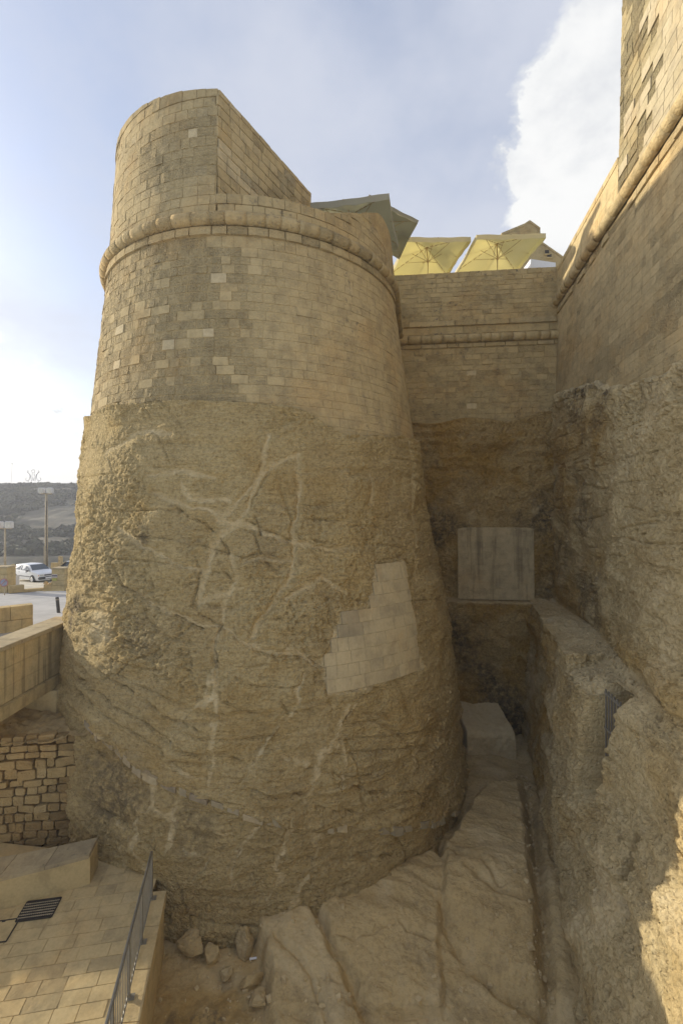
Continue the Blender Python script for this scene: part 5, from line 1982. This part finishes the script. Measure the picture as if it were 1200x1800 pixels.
def scroll(cx, cy, r0, a0, a1, sx=1, n=26, k=.0):
    out = []
    for i in range(n):
        t = i / (n - 1); a = a0 + (a1 - a0) * t; r = r0 * (1 - k * t)
        out.append(hp(cx + sx * r * math.cos(a), cy - r * math.sin(a)))
    return out


cur = []
for s in (-1, 1):
    cur.append([hp(59 + s * x, y) for x, y in [(3, 846), (4, 840), (5, 835), (8, 832), (10.5, 829.5), (10, 827.5), (7.5, 828)]])
    cur.append([hp(59 + s * x, y) for x, y in [(10.5, 829), (7, 833), (5.5, 838), (7, 843), (9, 845), (12, 845), (13.5, 843), (13, 840.5), (11, 840)]])
    cur.append([hp(59 + s * x, y) for x, y in [(0, 845), (1.6, 840), (2.2, 835), (1.2, 831), (3, 829), (3, 827), (0, 825.5)]])
    cur.append([hp(59 + s * 9, 845), hp(59 + s * 9, 852)])
tubes('festive_light_frame', cur, .09, M['signback'], 'scrolled festive light frame standing on the hilltop', 'decoration', (hp(59, 850)[0], YH, land_z(hp(59, 850)[0], YH)))
pm = hp(20, 848)
ms = empty('mast', (pm.x, YH, land_z(pm.x, YH))); tag(ms, 'thin mast on the hilltop left of the festive frame', 'mast')
MB().tube([(pm.x, YH, land_z(pm.x, YH) - .5), hp(22, 815)], .07, 6).build('pole', M['signback'], ms)
q = hp(22, 815)
MB().box((q.x, YH, q.z), (.5, .3, .35), bev=.05).build('head', M['trim'], ms)


# =================================================================== ON THE TERRACES
def parasol(loc, size, h, yaw, tilt, canvas, label, rise=.55, val=.24, text=None, tilt_ax='X'):
    """square parasol: canopy with valance, ribs, struts, hub, pole; tilt tips the whole head"""
    e = empty('parasol', loc); tag(e, label, 'parasol', 'square parasols on the terrace')
    Rm = Matrix.Rotation(yaw, 4, 'Z')
    Tm = Matrix.Translation((0, 0, h)) @ Matrix.Rotation(tilt[0], 4, 'X') @ Matrix.Rotation(tilt[1], 4, 'Y') @ Matrix.Translation((0, 0, -h))
    X = Rm @ Tm
    n = 17
    u = np.linspace(-1, 1, n)
    V = []; Fc = []
    for i in range(n):
        for j in range(n):
            x, y_ = u[i], u[j]
            m_ = max(abs(x), abs(y_)); mn = min(abs(x), abs(y_))
            z = rise * (1 - m_) - .13 * math.sin(math.pi * m_) * (1 - mn / max(m_, 1e-6)) + .012 * math.sin(9 * x + 5 * y_)
            edge = .03 * (m_ > .99) * (1 - mn)
            V.append((x * size / 2 * (1 - edge), y_ * size / 2 * (1 - edge), h + z))
    for i in range(n - 1):
        for j in range(n - 1):
            a = i * n + j
            Fc.append((a, a + n, a + n + 1, a + 1))
    top = [Vector(v) for v in V]
    # thin cloth with two faces
    off = len(V)
    V2 = [X @ v for v in top] + [X @ (v - Vector((0, 0, .008))) for v in top]
    F2 = Fc + [tuple(off + k for k in f[::-1]) for f in Fc]
    can = mesh_obj('canopy', py_mesh('canopy', V2, F2, smooth=True), canvas, e, True)
    ring = [i * n for i in range(n)] + [(n - 1) * n + j for j in range(1, n)] + [i * n + n - 1 for i in range(n - 2, -1, -1)] + [j for j in range(n - 2, 0, -1)]
    V3, F3 = [], []
    for k, r_ in enumerate(ring):
        p_ = top[r_]
        V3 += [X @ p_, X @ (p_ * 1.0 + Vector((0, 0, -val + .02 * math.sin(k * 1.7)))), X @ (Vector((p_.x * .994, p_.y * .994, p_.z)) + Vector((0, 0, -val + .02 * math.sin(k * 1.7)))), X @ Vector((p_.x * .994, p_.y * .994, p_.z - .006))]
    m_ = len(ring)
    for k in range(m_):
        a, b = 4 * k, 4 * ((k + 1) % m_)
        F3 += [(a, b, b + 1, a + 1), (a + 1, b + 1, b + 2, a + 2), (a + 2, b + 2, b + 3, a + 3)]
    mesh_obj('valance', py_mesh('valance', V3, F3), canvas, can, True)
    hub = Vector((0, 0, h + rise - .06)); slide = Vector((0, 0, h - .25))
    for k in range(8):
        a = k * math.pi / 4
        c_, s_ = math.cos(a), math.sin(a)
        m2 = max(abs(c_), abs(s_))
        tip = Vector((c_ / m2 * size / 2, s_ / m2 * size / 2, h - .02))
        rb = MB().tube([X @ hub, X @ tip], .016, 5).build('rib', M['wood'], e, local=True)
        mid = hub.lerp(tip, .55)
        MB().tube([X @ slide, X @ mid], .013, 5).build('strut', M['wood'], rb, local=True)
    MB().tube([Vector((0, 0, 0)), X @ slide, X @ (hub + Vector((0, 0, .1)))], .03, 8).build('pole', M['wood'], e, local=True)
    MB().lathe([(.05, -.05), (.06, 0), (.05, .05)], X @ slide, 10).build('hub', M['wood'], e, local=True)
    if text:
        cu = bpy.data.curves.new('lettering', 'FONT'); cu.body = text; cu.size = .62; cu.align_x = 'CENTER'; cu.shear = .3; cu.extrude = .003
        ob = bpy.data.objects.new('tmp', cu); COL.objects.link(ob)
        dg = bpy.context.evaluated_depsgraph_get(); me = bpy.data.meshes.new_from_object(ob.evaluated_get(dg)); bpy.data.objects.remove(ob)
        me.transform(X @ TEXTM(size, h, rise)); me.name = 'lettering'
        me.materials.clear()
        mesh_obj('lettering', me, M['print'], can, True)
    return e


def TEXTM(size, h, rise):
    sl = math.atan2(rise, size / 2)
    return Matrix.Translation((size * .30, 0, h + rise * .40 - .055)) @ Matrix.Rotation(-sl, 4, 'Y') @ Matrix.Rotation(math.pi / 2, 4, 'Z') @ Matrix.Rotation(math.pi, 4, 'X')


parasol((8.08, 23.65, 10.75), 3.42, 2.66, R(3), (R(0), R(-3)), M['canvas'], 'large cream parasol on the right above the curtain wall', .60)
parasol((4.45, 23.6, 10.75), 3.28, 2.48, R(8), (R(-2), R(-5)), M['canvas'], 'cream parasol above the left half of the curtain wall')
parasol((.45, 18.55, 8.3), 3.4, 3.36, R(-13), (R(1), R(2)), M['canvaspale'], 'pale parasol rising behind the bastion parapet')
parasol((2.05, 21.0, 8.3), 2.4, 4.85, R(12), (R(-6), R(22)), M['canvasgrey'], 'tilted olive grey parasol with dark lettering behind the bastion edge', .35, .2, 'alla')
parasol((-1.25, 20.0, 8.3), 2.6, 3.2, R(25), (R(10), R(0)), M['canvasgrey'], 'small dark parasol tip beside the bastion cheek wall')

# white tent top and a stone building beyond
tt = empty('white_awning', (10.0, 25.5, 10.75)); tag(tt, 'small white awning top right of the large parasol', 'awning')
p0 = at(932, 459, 24.5); p1 = at(966, 461, 24.5)
MB().prism([(p0.x, 24.5), (p1.x + .3, 24.5), (p1.x + .3, 26), (p0.x, 26)], [p0.z - .35] * 4, [p0.z + .12, p1.z - .02, p1.z - .02, p0.z + .12]).build('sheet', M['white'], tt)
for x_ in (p0.x + .1, p1.x + .2):
    MB().box((x_, 24.7, 11.9), (.05, .05, 2.4)).build('leg', M['white'], tt)

bd = empty('stone_building', (14.5, 32, 10.75)); tag(bd, 'stone house with sloping gable behind the right-hand parasol', 'building')


def building():
    Y = 31.0
    pts = [at(880, 470, Y), at(880, 414, Y), at(921, 397, Y), at(930, 391, Y), at(949, 405, Y), at(950, 428, Y), at(990, 456, Y), at(1010, 475, Y)]
    poly = [(p.x, p.z) for p in pts]
    n = len(poly)
    V = [(x, Y, z) for x, z in poly] + [(x, Y + 5, z) for x, z in poly]
    Fc = [tuple(range(n - 1, -1, -1)), tuple(range(n, 2 * n))] + [(k, (k + 1) % n, (k + 1) % n + n, k + n) for k in range(n)]
    mesh_obj('wall', py_mesh('wall', V, Fc, {'tone': .4, 'erode': .4}), M['back'], bd)
    for (x0_, y0_, x1_, y1_) in ((957, 440, 964, 447), (961, 447, 968, 453)):
        a, b = at(x0_, y1_, Y), at(x1_, y0_, Y)
        f = MB().box(((a.x + b.x) / 2, Y - .01, (a.z + b.z) / 2), (b.x - a.x, .06, b.z - a.z)).build('window', M['dark'], bd)
        MB().box(((a.x + b.x) / 2, Y - .05, a.z - .03), (b.x - a.x + .1, .1, .06)).build('sill', M['cream'], f, attrs={'tone': .6, 'erode': .05})

    # coping stones along the ridge
    for a, b in ((1, 2), (2, 3), (3, 4), (5, 6)):
        P0, P1 = pts[a], pts[b]
        d = (P1 - P0); L = d.length; k = max(1, int(L / .5))
        for i in range(k):
            q0, q1 = P0 + d * ((i + .03) / k), P0 + d * ((i + .97) / k)
            V = [(q0.x, Y - .06, q0.z), (q1.x, Y - .06, q1.z), (q1.x, Y - .06, q1.z + .14), (q0.x, Y - .06, q0.z + .14)]
            V += [(v[0], Y + .5, v[2]) for v in V]
            mesh_obj('coping_stone', py_mesh('coping_stone', V, [(0, 1, 2, 3), (7, 6, 5, 4), (3, 2, 6, 7), (0, 3, 7, 4), (1, 5, 6, 2), (0, 4, 5, 1)], {'tone': random.uniform(.4, .7), 'erode': .3}), M['back'], bd)


building()

# unseen block added behind the bastion terrace; its upper edge shades the rampart across the ditch
ct = empty('shade_block', (-6, 26, 8.0)); tag(ct, 'unseen limestone block added behind the bastion terrace for its shadow', 'building')
MB().prism([(-9.5, 22.5), (-3.6, 22.5), (-3.6, 30), (-9.5, 30)], 7.5, 14.3).build('wall', M['back'], ct, attrs={'tone': .5, 'erode': .3})
MB().prism([(-9.7, 22.3), (-3.4, 22.3), (-3.4, 30.2), (-9.7, 30.2)], 14.3, 14.5).build('cornice', M['back'], ct, attrs={'tone': .6, 'erode': .2})

# =================================================================== AIR
m = bpy.data.materials.new('thin haze')
m.use_nodes = True
t = NT(m.node_tree)
vol = t.n('ShaderNodeVolumePrincipled')
vol.inputs['Color'].default_value = (0.93, 0.95, 1.0, 1)
vol.inputs['Density'].default_value = 0.0009
vol.inputs['Anisotropy'].default_value = 0.2
o_ = t.n('ShaderNodeOutputMaterial')
t.link(vol.outputs[0], o_.inputs['Volume'])
hz = MB().box((-70, 280, 4), (1010, 580, 62)).build('haze', m)
tag(hz, 'thin pale haze in the air over the valley', kind='stuff')
